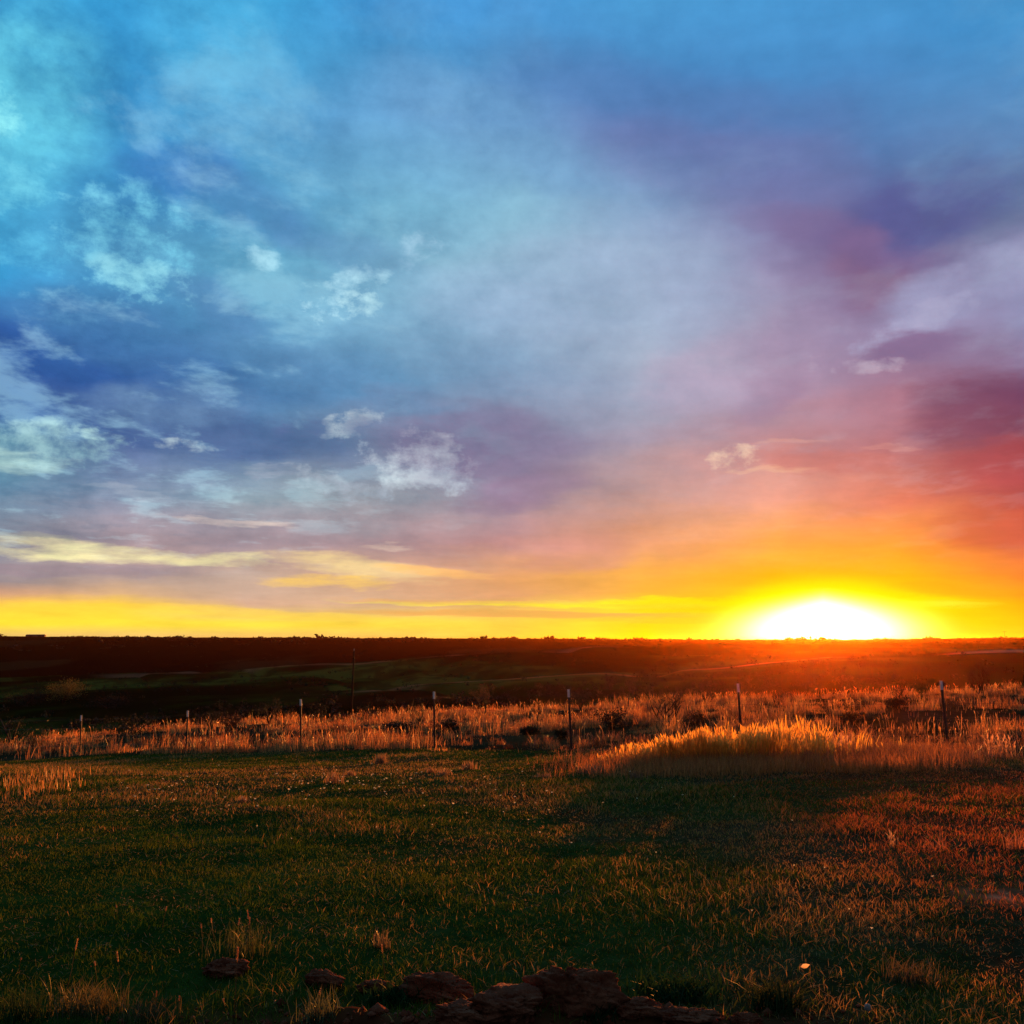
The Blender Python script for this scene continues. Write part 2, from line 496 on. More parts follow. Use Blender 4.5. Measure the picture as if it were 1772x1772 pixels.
US = np.linspace(-200, 1980, 219)
LD = np.linspace(math.log(0.5), math.log(9000), 600)
TBL = np.zeros((len(US), len(LD)))
for iu, u in enumerate(US):
    fd, fy, cy_, yb, ya, hz = (cv(k, u) for k in (FD, FY, CREST, YB, YA, HZ))
    has = float(sstep(u, 560, 700))            # the middle ridge fades out to the left
    kn = [(0.5, EYE), (3.0, EYE), (5.5, EYE + 0.01), (fd * 0.5, EYE + 0.27 * (slope(fy) * fd - EYE)), (fd, slope(fy) * fd),
          (48, slope(cy_) * 48), (110, slope(cy_ + 26) * 110), (270, slope(yb) * 270),
          (330, slope(yb + 7 * has - 8 * (1 - has)) * 330), (440, slope(yb * .55 + ya * .45) * 440),
          (480, slope(yb * .5 + ya * .5) * 480), (650, slope(ya) * 650), (780, slope(ya + 3.5) * 780),
          (1200, slope(hz * .45 + ya * .55 - 1) * 1200), (1800, slope(hz + 2.2) * 1800), (2600, slope(hz) * 2600), (3200, slope(hz) * 2600 + 5), (9000, slope(hz) * 2600 + 30)]
    TBL[iu] = pchip(np.log([k[0] for k in kn]), np.array([k[1] for k in kn]), LD)
ker = np.array([1, 2, 3, 2, 1]) / 9.0
TBL = np.apply_along_axis(lambda c: np.convolve(np.pad(c, 2, 'edge'), ker, 'valid'), 0, TBL)
AZMAX = math.radians(34)


def uv_of(x, y):
    r = np.hypot(x, y)
    az = np.clip(np.arctan2(x, y), -AZMAX, AZMAX)
    d = np.maximum(r * np.cos(az), 0.5)
    u = 886 + 1762 * np.tan(az)
    return u, d


def gz(x, y, bumps=True):
    x = np.asarray(x, float); y = np.asarray(y, float)
    u, d = uv_of(x, y)
    fu = np.clip((u - US[0]) / (US[1] - US[0]), 0, len(US) - 1.001)
    fl = np.clip((np.log(d) - LD[0]) / (LD[1] - LD[0]), 0, len(LD) - 1.001)
    iu, il = fu.astype(int), fl.astype(int)
    a, b = fu - iu, fl - il
    drop = (TBL[iu, il]*(1-a) + TBL[iu+1, il]*a)*(1-b) + (TBL[iu, il+1]*(1-a) + TBL[iu+1, il+1]*a)*b
    # blend to a plain average all round behind the camera
    z = EYE - drop
    if bumps:
        near = 1 - sstep(d, 40, 90)
        z = z + near * (0.07 * (fbm(x * .7, y * .7, 3, 4) - .5) + 0.30 * sstep(d, 22, 34) * (fbm(x * .16, y * .16, 11, 3) - .5))
        z = z + .085 * np.exp(-((y - 4.52 - .05*np.sin(x*4)) / .17) ** 2) * sstep(x, -1.15, -.6) * (1 - sstep(x, .75, 1.5)) * (.2 + 1.5*fbm(x*4.5, y*6, 6, 4))
        # furrow of turned red soil in front of the camera
        z = z - 0.07 * np.exp(-((y - 4.15 - .12 * np.sin(x * 1.7)) / .26) ** 2) * sstep(x, -1.9, -1.1) * (1 - sstep(x, 1.1, 1.6)) * (.6 + .8 * fbm(x * 5, y * 5, 5, 3))
        far = sstep(d, 70, 160) * (1 - sstep(d, 1500, 4000))
        z = z + far * np.minimum(d, 700) * 0.006 * (fbm(x / 46.0, y / 70.0, 21, 4) - .5)
        gul = np.abs(fbm(x / 75.0 + .3 * y / 75, y / 120.0, 31, 3) - .5)
        z = z - far * np.minimum(d, 600) * 0.006 * (1 - sstep(gul, 0, .09))
        z = z + 1.2 * sstep(d, 1200, 2400) * (fbm(x / 500.0, y / 900.0, 41, 3) - .5)
    return z


def hit(px, py, dmax=8000):
    """where the sight line through a spot of the photo meets the ground"""
    t, s = tanaz(px, py), slope(py)
    d = np.exp(np.linspace(math.log(2.5), math.log(dmax), 6000))
    below = EYE - s * d - gz(t * d, d)
    i = np.argmax(below < 0)
    if not (below < 0).any(): i = len(d) - 1
    return np.array([t * d[i], d[i], float(gz(t * d[i], d[i]))])


def noiseless(n): return n


# ---- materials
MATS = {}


def mat_tint(name, transl=0.0, rough=0.75, spec=0.25, noise_amt=0.35, scale=8.0):
    m = bpy.data.materials.new(name); m.use_nodes = True
    N = NT(m.node_tree)
    at = N.n('ShaderNodeAttribute', attribute_name='tint').outputs['Color']
    co = N.n('ShaderNodeNewGeometry').outputs['Position']
    nz = N.noise(co, scale, 3, 0.6)
    k = N.map(nz, 0.25, 0.75, 1 - noise_amt, 1 + noise_amt)
    c = N.mix(1.0, at, N.comb(k, k, k), 'MULTIPLY')
    p = N.n('ShaderNodeBsdfPrincipled')
    N.put(p.inputs['Base Color'], c)
    p.inputs['Roughness'].default_value = rough
    p.inputs['Specular IOR Level'].default_value = spec
    out = N.n('ShaderNodeOutputMaterial')
    if transl > 0:
        tr = N.n('ShaderNodeBsdfTranslucent')
        N.put(tr.inputs[0], c)
        mx = N.n('ShaderNodeMixShader')
        mx.inputs[0].default_value = transl
        N.t.links.new(p.outputs[0], mx.inputs[1]); N.t.links.new(tr.outputs[0], mx.inputs[2])
        N.t.links.new(mx.outputs[0], out.inputs[0])
    else:
        N.t.links.new(p.outputs[0], out.inputs[0])
    return m


def mat_plain(name, c1, c2, scale=20, rough=0.7, metal=0.0, bump=0.0, spec=0.4):
    m = bpy.data.materials.new(name); m.use_nodes = True
    N = NT(m.node_tree)
    co = N.n('ShaderNodeTexCoord').outputs['Object']
    nz = N.noise(co, scale, 5, 0.6)
    c = N.mix(N.map(nz, 0.35, 0.65), (*c1, 1), (*c2, 1))
    p = N.n('ShaderNodeBsdfPrincipled')
    N.put(p.inputs['Base Color'], c)
    p.inputs['Roughness'].default_value = rough
    p.inputs['Metallic'].default_value = metal
    p.inputs['Specular IOR Level'].default_value = spec
    if bump:
        b = N.n('ShaderNodeBump'); b.inputs['Strength'].default_value = 1.0; b.inputs['Distance'].default_value = bump
        N.put(b.inputs['Height'], N.noise(co, scale * 2.5, 6, 0.65))
        N.t.links.new(b.outputs[0], p.inputs['Normal'])
    out = N.n('ShaderNodeOutputMaterial')
    N.t.links.new(p.outputs[0], out.inputs[0])
    return m

M_GROUND = mat_tint('ground_soil', 0, 1.0, 0.0, 0.45, 6.0)
M_LAWN = mat_tint('lawn_blades', 0.42, 0.6, 0.06, 0.15, 3.0)
M_DRY = mat_tint('dry_stalks', 0.62, 0.42, 0.7, 0.2, 3.0)
M_GOLD = mat_tint('golden_stalks', 0.78, 0.42, 0.7, 0.15, 3.0)
M_LEAF = mat_tint('shrub_leaves', 0.3, 0.7, 0.15, 0.25, 2.0)
M_WOOD = mat_tint('bare_wood', 0, 0.8, 0.2, 0.3, 15.0)
M_POST = mat_plain('painted_post_steel', (0.012, 0.014, 0.012), (0.045, 0.022, 0.014), 30, 0.55)
M_TIP = mat_plain('white_post_paint', (0.75, 0.74, 0.72), (0.55, 0.53, 0.5), 40, 0.5)
M_WIRE = mat_plain('rusty_wire', (0.16, 0.11, 0.08), (0.09, 0.05, 0.035), 60, 0.22, 0.85)
M_CLAY = mat_plain('red_clay', (0.16, 0.026, 0.008), (0.36, 0.105, 0.045), 9, 0.92, 0, 0.05, 0.1)
M_POLE = mat_plain('weathered_pole_wood', (0.012, 0.008, 0.005), (0.025, 0.016, 0.010), 14, 0.95, spec=0.1)
M_GLASS = mat_plain('glazed_insulator', (0.2, 0.16, 0.12), (0.3, 0.26, 0.22), 10, 0.2)
M_WALL = mat_plain('barn_sheet_wall', (0.04, 0.034, 0.03), (0.07, 0.058, 0.05), 0.6, 0.8)
M_ROOF = mat_plain('barn_roof', (0.05, 0.04, 0.036), (0.08, 0.065, 0.06), 0.5, 0.6)
M_PETAL = mat_tint('white_petals', 0.5, 0.6, 0.3, 0.1)

# ---- colour of the ground and what grows where
LGREEN = np.array([.026, .055, .008]); LDRY = np.array([.115, .070, .030]); SOIL_AND_GLOW = np.array([.11, .030, .012])


def lawn_dry(x, y):               # share of dead brown blades in the lawn
    n = fbm(x * .33, y * .33, 51, 4)
    n2 = fbm(x * 1.5, y * 1.5, 52, 3)
    d = sstep(n * .7 + n2 * .3, .42, .64)
    # browner to the right, painting in a warm haze tone; greener to the left
    return np.clip(d * .62 + .42 * sstep(x, -.5, 3.5) + .10 - .30 * sstep(-x, .8, 3.5) * (1 - sstep(y, 8, 14)), 0, 1)


def dirt_patch(x, y):             # pale pink bare soil at the right edge of the lawn
    P0 = (6.0, 0)
    yy = 7.05 + .10 * np.sin(x * 1.3)
    return np.exp(-((y - yy) / .26) ** 2) * sstep(x, 2.75, 3.2) * sstep(fbm(x * 2.6, y * 5.0, 61, 4), .36, .54)


def fence_d(x, y):
    u, d = uv_of(x, y)
    return np.interp(u, [p[0] for p in FD], [p[1] for p in FD]), u, d


def ground_color(x, y):
    fd, u, d = fence_d(x, y)
    n = fbm(x * 1.2, y * 1.2, 71, 4)[:, None]
    dry = lawn_dry(x, y)[:, None]
    lawn = (LGREEN * (1 - dry) + LDRY * .6 * dry) * (.45 + .6 * n)
    red = (sstep(x, 2.6, 5.5) * (1 - sstep(y, 14, 18)))[:, None]  # red glow of the low sun at right, painted into the ground colour
    lawn = lawn * (1 - .55 * red) + SOIL_AND_GLOW * .9 * .55 * red
    c = lawn
    furrow = (np.exp(-((y - 4.35) / .42) ** 2) * sstep(x, -2.0, -1.2) * (1 - sstep(x, 1.2, 1.9)))[:, None]
    c = c * (1 - furrow) + SOIL_AND_GLOW * (.5 + .7 * n) * furrow
    dp = dirt_patch(x, y)[:, None] * (.35 + .65*sstep(fbm(x*9, y*9, 62, 3), .35, .6))[:, None]
    c = c * (1 - dp) + np.array([.62, .16, .07]) * (.8 + .4 * n) * dp
    # dry band behind the fence
    bd = sstep(d - fd, -1.6, 0.2)[:, None]
    band = (LDRY * .5) * (.25 + .9 * fbm(x * .5, y * .5, 72, 4)[:, None])
    c = c * (1 - bd) + band * bd
    # far pasture and brush
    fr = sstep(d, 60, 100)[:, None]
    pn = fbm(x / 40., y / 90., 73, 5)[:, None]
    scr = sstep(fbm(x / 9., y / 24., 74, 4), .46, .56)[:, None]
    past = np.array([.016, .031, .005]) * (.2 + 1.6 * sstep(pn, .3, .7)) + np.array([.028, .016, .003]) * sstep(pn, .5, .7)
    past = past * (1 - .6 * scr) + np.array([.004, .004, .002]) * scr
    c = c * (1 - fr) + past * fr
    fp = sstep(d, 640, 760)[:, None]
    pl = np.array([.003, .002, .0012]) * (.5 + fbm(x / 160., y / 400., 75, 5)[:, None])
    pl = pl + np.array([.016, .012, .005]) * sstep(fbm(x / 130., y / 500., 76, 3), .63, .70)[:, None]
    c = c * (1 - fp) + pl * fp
    # pale caliche on the ridge rims and worn tracks
    def rim(curve_d, w, lo, hi, k):
        return (np.exp(-((d - curve_d) / w) ** 2) * sstep(u, lo - 60, lo + 30) * (1 - sstep(u, hi - 30, hi + 60)) * sstep(fbm(x / 22., y / 22., 77, 3), .25, .5) * k)[:, None]
    pale = np.array([.42, .20, .10])
    for r_ in (rim(268, 4, 690, 1300, .5), rim(266, 7, 1300, 2000, 1.0), rim(642, 12, 200, 1050, .35), rim(250, 6, 640, 700, .6)):
        c = c * (1 - r_) + pale * r_
    return np.clip(c, .002, .9)


az = np.concatenate([np.radians(np.arange(-180, -40, 4)), np.radians(np.arange(-40, -31, .6)), np.radians(np.arange(-31, 31, .1)),
                     np.radians(np.arange(31, 40, .6)), np.radians(np.arange(40, 180, 4))])
rr = np.concatenate([np.exp(np.linspace(math.log(.6), math.log(3.4), 14)), np.exp(np.linspace(math.log(3.5), math.log(12), 130)),
                     np.exp(np.linspace(math.log(12.2), math.log(8800), 330))])
na, nr = len(az), len(rr)
AA, RR = np.meshgrid(az, rr, indexing='ij')
gx, gy = (np.sin(AA) * RR).ravel(), (np.cos(AA) * RR).ravel()
gv = np.stack([gx, gy, gz(gx, gy)], 1)
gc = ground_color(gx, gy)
i0 = np.arange(na)[:, None]; j0 = np.arange(nr - 1)[None, :]
i1 = (i0 + 1) % na
q = np.stack([i0*nr + j0, i0*nr + j0 + 1, i1*nr + j0 + 1, i1*nr + j0], -1)
q = np.broadcast_to(q, (na, nr - 1, 4)).reshape(-1, 4)[:, ::-1]
cen = len(gv)
gv = np.vstack([gv, [[0, 0, float(gz(0., .5))]]]); gc = np.vstack([gc, gc[:1]])
tf = np.stack([np.full(na, cen), (np.arange(na) + 1) % na * nr, np.arange(na) * nr], 1)
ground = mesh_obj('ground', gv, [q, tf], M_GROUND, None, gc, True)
tag(ground, kind='structure')


def foot(px, py, hpx, far=False):
    """base point on the ground and height that brings the top where the photo has it"""
    if py < cv(CREST, px) + 4 and not far:
        d = 45.0
        p = np.array([tanaz(px, py)*d, d, float(gz(tanaz(px, py)*d, d))])
    else:
        p = hit(px, py)
    return p, max(.12, EYE - slope(py - hpx)*p[1] - p[2])


# dark low bushes
DB = [(465, 1244, 56, 32, 'dark rounded bush on the crest left of the third fence post', 2),
      (556, 1240, 44, 18, 'low dark bush just right of the third fence post top', 3),
      (640, 1236, 60, 16, 'long low dark bush on the crest at the foot of the utility pole', 4),
      (775, 1263, 44, 14, 'small dark clump right of the fourth fence post', 5),
      (690, 1262, 56, 12, 'flat dark clump left of the fourth fence post', 6),
      (916, 1272, 40, 15, 'dark mound shaped bush left of the fifth fence post', 7),
      (968, 1279, 22, 15, 'very small dark bush touching the fifth fence post', 8),
      (1060, 1262, 70, 28, 'broad dark bush right of the fifth fence post', 9),
      (1210, 1262, 60, 22, 'dark brown bush behind the left end of the golden grass', 10),
      (1552, 1226, 42, 18, 'round brown tumbleweed like bush left of the rightmost post', 12),
      (1592, 1196, 28, 13, 'small dark ball shaped bush near the crest left of the rightmost post', 13),
      (1480, 1252, 50, 16, 'low brown bush beneath the setting sun', 14),
      (20, 1270, 90, 30, 'wide dark bush on the left edge of the photo behind the dry grass', 15),
      (235, 1266, 110, 22, 'long dark bush between the two leftmost fence posts', 16),
      (365, 1252, 70, 18, 'dark bush behind the second fence post', 17),
      (1005, 1222, 44, 22, 'dark bush on the crest behind the fifth fence post', 18)]


def open_spot(x, y):
    """1 where bushes or bare dark gaps leave no tall grass"""
    o = np.zeros(len(x))
    for (px, py, wp, hp, lb, sd_) in DB:
        p, H = foot(px, py, hp)
        t = x/y - p[0]/p[1]
        w_ = wp*.5/1762
        o = np.maximum(o, (np.abs(t) < w_)*(y > p[1] - 4.0)*(y < p[1] + .6))
    gap = sstep(fbm(x*.16 + 3, y*.55, 87, 3), .57, .64)*(y > 0)
    return np.maximum(o*.9, gap*.8)


# ------------------------------------------------------------------ grass
def blades(x, y, h, w, col, prof, lean=.25, zoff=-.01, wind=0.0, tipcol=None):
    """prof: list of (t, width factor); last one is the tip"""
    n = len(x)
    z = gz(x, y) + zoff
    yaw = rng.uniform(0, 2*np.pi, n)
    sx_, sy_ = np.cos(yaw), np.sin(yaw)
    la = rng.uniform(0, 2*np.pi, n)
    lm = h * np.minimum(np.abs(rng.normal(0, lean, n)), lean*1.6)
    lx, ly = np.cos(la) * lm + wind * h, np.sin(la) * lm
    V, C = [], []
    for t, f in prof[:-1]:
        b = t ** 1.8
        cx, cy, cz = x + lx*b, y + ly*b, z + h*t*(1 - .12*b)
        V.append(np.stack([cx - sx_*w*f/2, cy - sy_*w*f/2, cz], 1))
        V.append(np.stack([cx + sx_*w*f/2, cy + sy_*w*f/2, cz], 1))
        cc = col if tipcol is None else col*(1-t) + tipcol*t
        C += [cc, cc]
    V.append(np.stack([x + lx, y + ly, z + h*.88], 1)); C.append(col if tipcol is None else tipcol)
    k = len(V)
    v = np.stack(V, 1).reshape(-1, 3); c = np.stack(C, 1).reshape(-1, 3)
    base = np.arange(n)[:, None] * k
    qs = [base + np.array([[2*i, 2*i+1, 2*i+3, 2*i+2]]) for i in range(len(prof) - 2)]
    m = len(prof) - 2
    ts = base + np.array([[2*m, 2*m+1, 2*m+2]])
    return v, (np.concatenate(qs) if qs else np.zeros((0, 4), int)), ts, c


class Grass:
    def __init__(s): s.v, s.q, s.t, s.c, s.n = [], [], [], [], 0
    def add(s, r):
        v, q_, t, c = r
        s.v.append(v); s.c.append(c); s.q.append(q_ + s.n); s.t.append(t + s.n); s.n += len(v)
    def build(s, name, mat, parent=None):
        return mesh_obj(name, np.concatenate(s.v), [np.concatenate(s.q), np.concatenate(s.t)], mat, parent, np.concatenate(s.c))


def scatter(n, r0, r1, amax=33, power=1.0):
    a = np.radians(rng.uniform(-amax, amax, n))
    t = rng.uniform(0, 1, n)
    if power == 0: r = np.exp(np.log(r0) + t*(np.log(r1) - np.log(r0)))
    else: r = (r0**power + t*(r1**power - r0**power)) ** (1/power)
    return np.sin(a)*r, np.cos(a)*r

B3 = [(0, 1), (.55, .75), (1, 0)]
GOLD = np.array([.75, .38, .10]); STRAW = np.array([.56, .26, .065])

# short lawn
G = Grass()
x, y = scatter(480000, 3.3, 34, 33, .75)
fd, u, d = fence_d(x, y)
keep = (d < fd - .2 + 1.2*(fbm(x*.8, y*.8, 81, 3) - .5)) & (d > 3.2) & (rng.uniform(0, 1, len(x)) > dirt_patch(x, y)*1.05)
def fur_(x, y): return np.exp(-((y - 4.35) / .34) ** 2) * sstep(x, -1.9, -1.2) * (1 - sstep(x, 1.2, 1.8))
fur = fur_(x, y)
keep &= rng.uniform(0, 1, len(x)) > fur * .93
keep &= rng.uniform(0, 1, len(x)) > .75*sstep(fbm(x*1.3, y*1.3, 86, 4), .54, .66)
x, y, d = x[keep], y[keep], d[keep]
dry = rng.uniform(0, 1, len(x)) < lawn_dry(x, y) * .8
clump = fbm(x*2.2, y*2.2, 82, 3)
tall = sstep(fbm(x*.55, y*.55, 83, 3), .48, .66)
h = (.016 + .030*clump + .026*tall) * rng.uniform(.5, 1.5, len(x)) * np.where(dry, 1.1, 1.0)
h *= 1 - .22*sstep(x, .5, 2.0)*(1 - sstep(y, 8, 12))
h *= 1 + .8*(1 - sstep(x, 0, .8))*np.exp(-((d - 4.4)/.9)**2)*sstep(fbm(x*1.2, y*1.2, 84, 3), .42, .6)
w = .0024 + .00042*d
hue = fbm(x*.9, y*.9, 85, 3)[:, None]
g1 = np.array([.032, .086, .004]); g2 = np.array([.105, .118, .010])
dcol = np.array([.38, .21, .055]) + (np.array([.46, .12, .03]) - np.array([.38, .21, .055]))*(sstep(x, 1.8, 3.6)*(1 - sstep(y, 14, 18)))[:, None]  # sun's reddish glare painted into the right-hand dry blades
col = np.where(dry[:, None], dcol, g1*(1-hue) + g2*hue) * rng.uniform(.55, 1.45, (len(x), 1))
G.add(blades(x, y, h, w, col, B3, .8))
# matted dead thatch lying between the blades
x, y = scatter(110000, 3.5, 30, 33, .75)
fd, u, d = fence_d(x, y)
keep = (d < fd) & (rng.uniform(0, 1, len(x)) < .15 + .85*sstep(fbm(x*1.3, y*1.3, 86, 4), .46, .62)) & (rng.uniform(0, 1, len(x)) > fur_(x, y)*.8)
x, y, d = x[keep], y[keep], d[keep]
G.add(blades(x, y, rng.uniform(.012, .03, len(x)), .0028 + .0004*d, np.array([.34, .22, .09])*rng.uniform(.3, 1.3, (len(x), 1)), B3, 2.6))
lawn = G.build('grass', M_LAWN)
tag(lawn, 'short green and brown lawn grass in front of the wire fence', 'grass', kind='stuff')


# tall dry grass behind the fence
def band_density(x, y):
    return fbm(x*.22, y*.30, 91, 4)

G = Grass()
x, y = scatter(430000, 16, 62, 33, 1.0)
fd, u, d = fence_d(x, y)
bn = band_density(x, y)
edge = -.9 + 2.2*(fbm(x*.35, y*.35, 92, 3) - .5)
lim = 50 + 8*(fbm(x*.12, y*.12, 93, 3) - .5)
tuft = fbm(x*1.7, y*1.7, 94, 3)
keep = (rng.uniform(0, 1, len(x)) > open_spot(x, y)) & (d > fd + edge) & (d < lim) & (rng.uniform(0, 1, len(x)) < .05 + 1.0*sstep(bn, .40, .54)*sstep(tuft, .32, .58))
x, y, d, bn, tuft = (a[keep] for a in (x, y, d, bn, tuft))
big = sstep(fbm(x*.45, y*.7, 88, 3), .40, .62)
h = (.05 + .10*big + .40*sstep(tuft, .45, .75) * big * (.5 + .9*bn)) * rng.uniform(.4, 1.35, len(x))
w = .0035 + .00030*d
tone = fbm(x*.5, y*.5, 95, 3)[:, None]
col = (STRAW*tone*1.3 + np.array([.34, .12, .035])*(1-tone)*1.2) * rng.uniform(.5, 1.4, (len(x), 1))
gr = (rng.uniform(0, 1, len(x)) < .18)[:, None]
col = np.where(gr, np.array([.05, .06, .02]), col)
G.add(blades(x, y, h, w, col, B3, .3))
# seed stems in it
x, y = scatter(8000, 17, 58, 33, 1.0)
fd, u, d = fence_d(x, y)
keep = (rng.uniform(0, 1, len(x)) > open_spot(x, y)) & (d > fd + .2) & (d < 52) & (rng.uniform(0, 1, len(x)) < sstep(band_density(x, y), .40, .6))
x, y, d = x[keep], y[keep], d[keep]
h = rng.uniform(.2, .62, len(x)); w = .004 + .00018*d
G.add(blades(x, y, h, w, GOLD*rng.uniform(.6, 1.2, (len(x), 1)), [(0, .7), (.7, .6), (.86, 2.6), (1, 0)], .22))
# rounded tussocks
nt = 1500
tx, ty = scatter(nt, 17, 54, 33, 1.0)
fd, u, d = fence_d(tx, ty)
keep = (open_spot(tx, ty) < .5) & (d > fd + .1) & (d < 50)
tx, ty = tx[keep], ty[keep]
m = 70
R_ = rng.uniform(.12, .42, len(tx))
aa = rng.uniform(0, 2*np.pi, (len(tx), m)); q = np.sqrt(rng.uniform(0, 1, (len(tx), m)))
x = (tx[:, None] + np.cos(aa)*q*R_[:, None]).ravel(); y = (ty[:, None] + np.sin(aa)*q*R_[:, None]).ravel()
h = (R_[:, None]*(1.25 - .7*q*q)*rng.uniform(.6, 1.15, (len(tx), m))).ravel()
tc_ = np.where(rng.uniform(0, 1, (len(tx), 1)) < .3, np.array([[.10, .045, .016]]), np.array([[.46, .165, .04]]))*rng.uniform(.6, 1.3, (len(tx), 1))
col = np.repeat(tc_, m, 0)*rng.uniform(.6, 1.35, (len(x), 1))
G.add(blades(x, y, h, .004 + .0003*y, col, B3, .45))
# thin reddish tall grass from the golden stand to the right edge
x, y = scatter(60000, 14.5, 23, 33, 1.0)
fd, u, d = fence_d(x, y)
keep = (u > 1380) & (rng.uniform(0, 1, len(x)) < .6) & (d > 15.4 + 1.5*fbm(x*.8, y*.8, 96, 3)) & (d < fd + 1) & (rng.uniform(0, 1, len(x)) < .10 + .9*sstep(fbm(x*1.1, y*1.1, 97, 3), .44, .62))
x, y, d = x[keep], y[keep], d[keep]
h = rng.uniform(.08, .38, len(x)); w = .0035 + .0002*d
G.add(blades(x, y, h, w, np.array([.26, .11, .045])*rng.uniform(.5, 1.3, (len(x), 1)), B3, .4))
# fringe along the lower edge on the left
fx_, fy_ = [], []
for (px, py, n, s) in [(12, 1352, 110, 1.3), (60, 1356, 90, .7), (85, 1370, 90, .6), (45, 1376, 80, .6), (104, 1350, 60, .5), (30, 1362, 60, .5), (70, 1342, 60, .8)]:
    p = hit(px, py)
    fx_.append(p[0] + rng.normal(0, s*.26, n)); fy_.append(p[1] + rng.normal(0, s*.8, n))
x, y = np.concatenate(fx_), np.concatenate(fy_)
G.add(blades(x, y, rng.uniform(.05, .24, len(x)), np.full(len(x), .008), STRAW*rng.uniform(.6, 1.2, (len(x), 1)), B3, .25))
dryg = G.build('dry_grass', M_DRY)
tag(dryg, 'tall dry orange brown grass spreading behind the wire fence', 'dry grass', kind='stuff')

# golden stand with pale seed heads
G = Grass()
n = 5600
u = 1030 + 540*rng.beta(1.7, 1.9, n)
base_d = np.interp(u, [1035, 1150, 1300, 1480, 1570], [18.6, 17.9, 17.5, 17.6, 18.2])
y = base_d + rng.uniform(0, 1, n)**1.5 * np.interp(u, [1035, 1120, 1400, 1500], [.3, .9, 1.3, .8])
x = (u - 886) / 1785 * y
hh = np.interp(u, [1035, 1120, 1250, 1400, 1500, 1570], [.22, .40, .54, .58, .50, .36])
h = hh * rng.uniform(.35, 1.25, n) * (.5 + 1.0*fbm(x*3.4, y*2.2, 98, 3))
keep = (rng.uniform(0, 1, n) < np.interp(u, [1035, 1120, 1380, 1470, 1570], [.3, 1, 1, .25, .06])) & (fbm(x*3.0, y*2.5, 99, 3) > rng.uniform(.30, .52, n))
x, y, h = x[keep], y[keep], h[keep]
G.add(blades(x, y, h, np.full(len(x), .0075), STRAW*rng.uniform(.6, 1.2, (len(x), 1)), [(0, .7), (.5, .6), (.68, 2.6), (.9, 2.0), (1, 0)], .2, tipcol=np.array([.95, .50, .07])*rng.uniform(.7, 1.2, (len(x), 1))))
n = 22000
u = 900 + 800*rng.beta(3.0, 2.4, n); y = 19.0 - 4.2*rng.uniform(0, 1, n)**1.6 + .8*fbm(u*.03, u*0, 5, 3); x = (u - 886)/1785*y
G.add(blades(x, y, rng.uniform(.08, .32, n), np.full(n, .006), np.array([.42, .15, .04])*rng.uniform(.4, 1.4, (n, 1)), B3, .4))
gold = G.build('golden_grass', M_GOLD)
tag(gold, 'dense stand of golden seeding grass glowing in front of the fence', 'tall grass', kind='stuff')

# ------------------------------------------------------------------ fence
post_xy = []
for (u_, yt, yb_, d_) in POSTS:
    t = tanaz(u_, yb_)
    post_xy.append((t*d_, d_, u_, yt))
p0, p1 = post_xy[0], post_xy[1]
lead = (2*p0[0] - p1[0] - .6, 2*p0[1] - p1[1] + .4, None, None)
p0, p1 = post_xy[-1], post_xy[-2]
tail = (2*p0[0] - p1[0], 2*p0[1] - p1[1], None, None)
allp = [lead] + post_xy + [tail]
g0 = (allp[4][0], allp[4][1], float(gz(allp[4][0], allp[4][1])))
fence = empty('wire_fence', g0)
tag(fence, 'barbed wire fence on thin dark steel posts with white painted tips', 'fence')
FO = np.array(g0)


def post_parts(x, y, ztop, tiltx, parent):
    zb = float(gz(x, y))
    Hh = ztop - zb
    v = []
    def P(t, dx, dy): return (x - FO[0] + dx + tiltx*t, y - FO[1] + dy, zb - FO[2] + t)
    def strip(mb, prof, t0, t1):
        vs = [P(t0, *q_) for q_ in prof] + [P(t1, *q_) for q_ in prof]
        k = len(prof)
        mb.add(vs, [(i, (i+1) % k, k + (i+1) % k, k + i) for i in range(k)], [])
        mb.add([P(t1, *q_) for q_ in prof[:4]], [(0, 1, 2, 3)])
        if k == 8: mb.add([P(t1, *q_) for q_ in prof[4:]], [(0, 1, 2, 3)])
    # T section: flange facing the camera, stem behind
    T = [(-.024, -.004), (.024, -.004), (.024, .004), (.004, .004), (.004, .032), (-.004, .032), (-.004, .004), (-.024, .004)]
    mb = MB()
    k = len(T)
    tip = min(.17, Hh*.16)
    for (t0, t1) in ((-.3, Hh - tip),):
        mb.add([P(t0, *q_) for q_ in T] + [P(t1, *q_) for q_ in T], [(i, (i+1) % k, k + (i+1) % k, k + i) for i in range(k)])
    for s_ in range(18):                       # studs up the flange
        t = .1 + s_*(Hh - tip - .15)/18
        a = P(t, -.006, -.011); b = P(t + .018, .006, -.0035)
        mb.box((a[0], a[1], a[2]), (b[0], b[1], b[2]))
    post = mb.build('post', M_POST, parent)
    mb = MB()
    T2 = [(a*1.06, b*1.06) for a, b in T]
    mb.add([P(Hh - tip, *q_) for q_ in T2] + [P(Hh, *q_) for q_ in T2], [(i, (i+1) % k, k + (i+1) % k, k + i) for i in range(k)])
    mb.add([P(Hh, *q_) for q_ in T2], [(0, 1, 2, 7), (3, 4, 5, 6)])
    mb.build('painted_tip', M_TIP, post)
    return zb, Hh

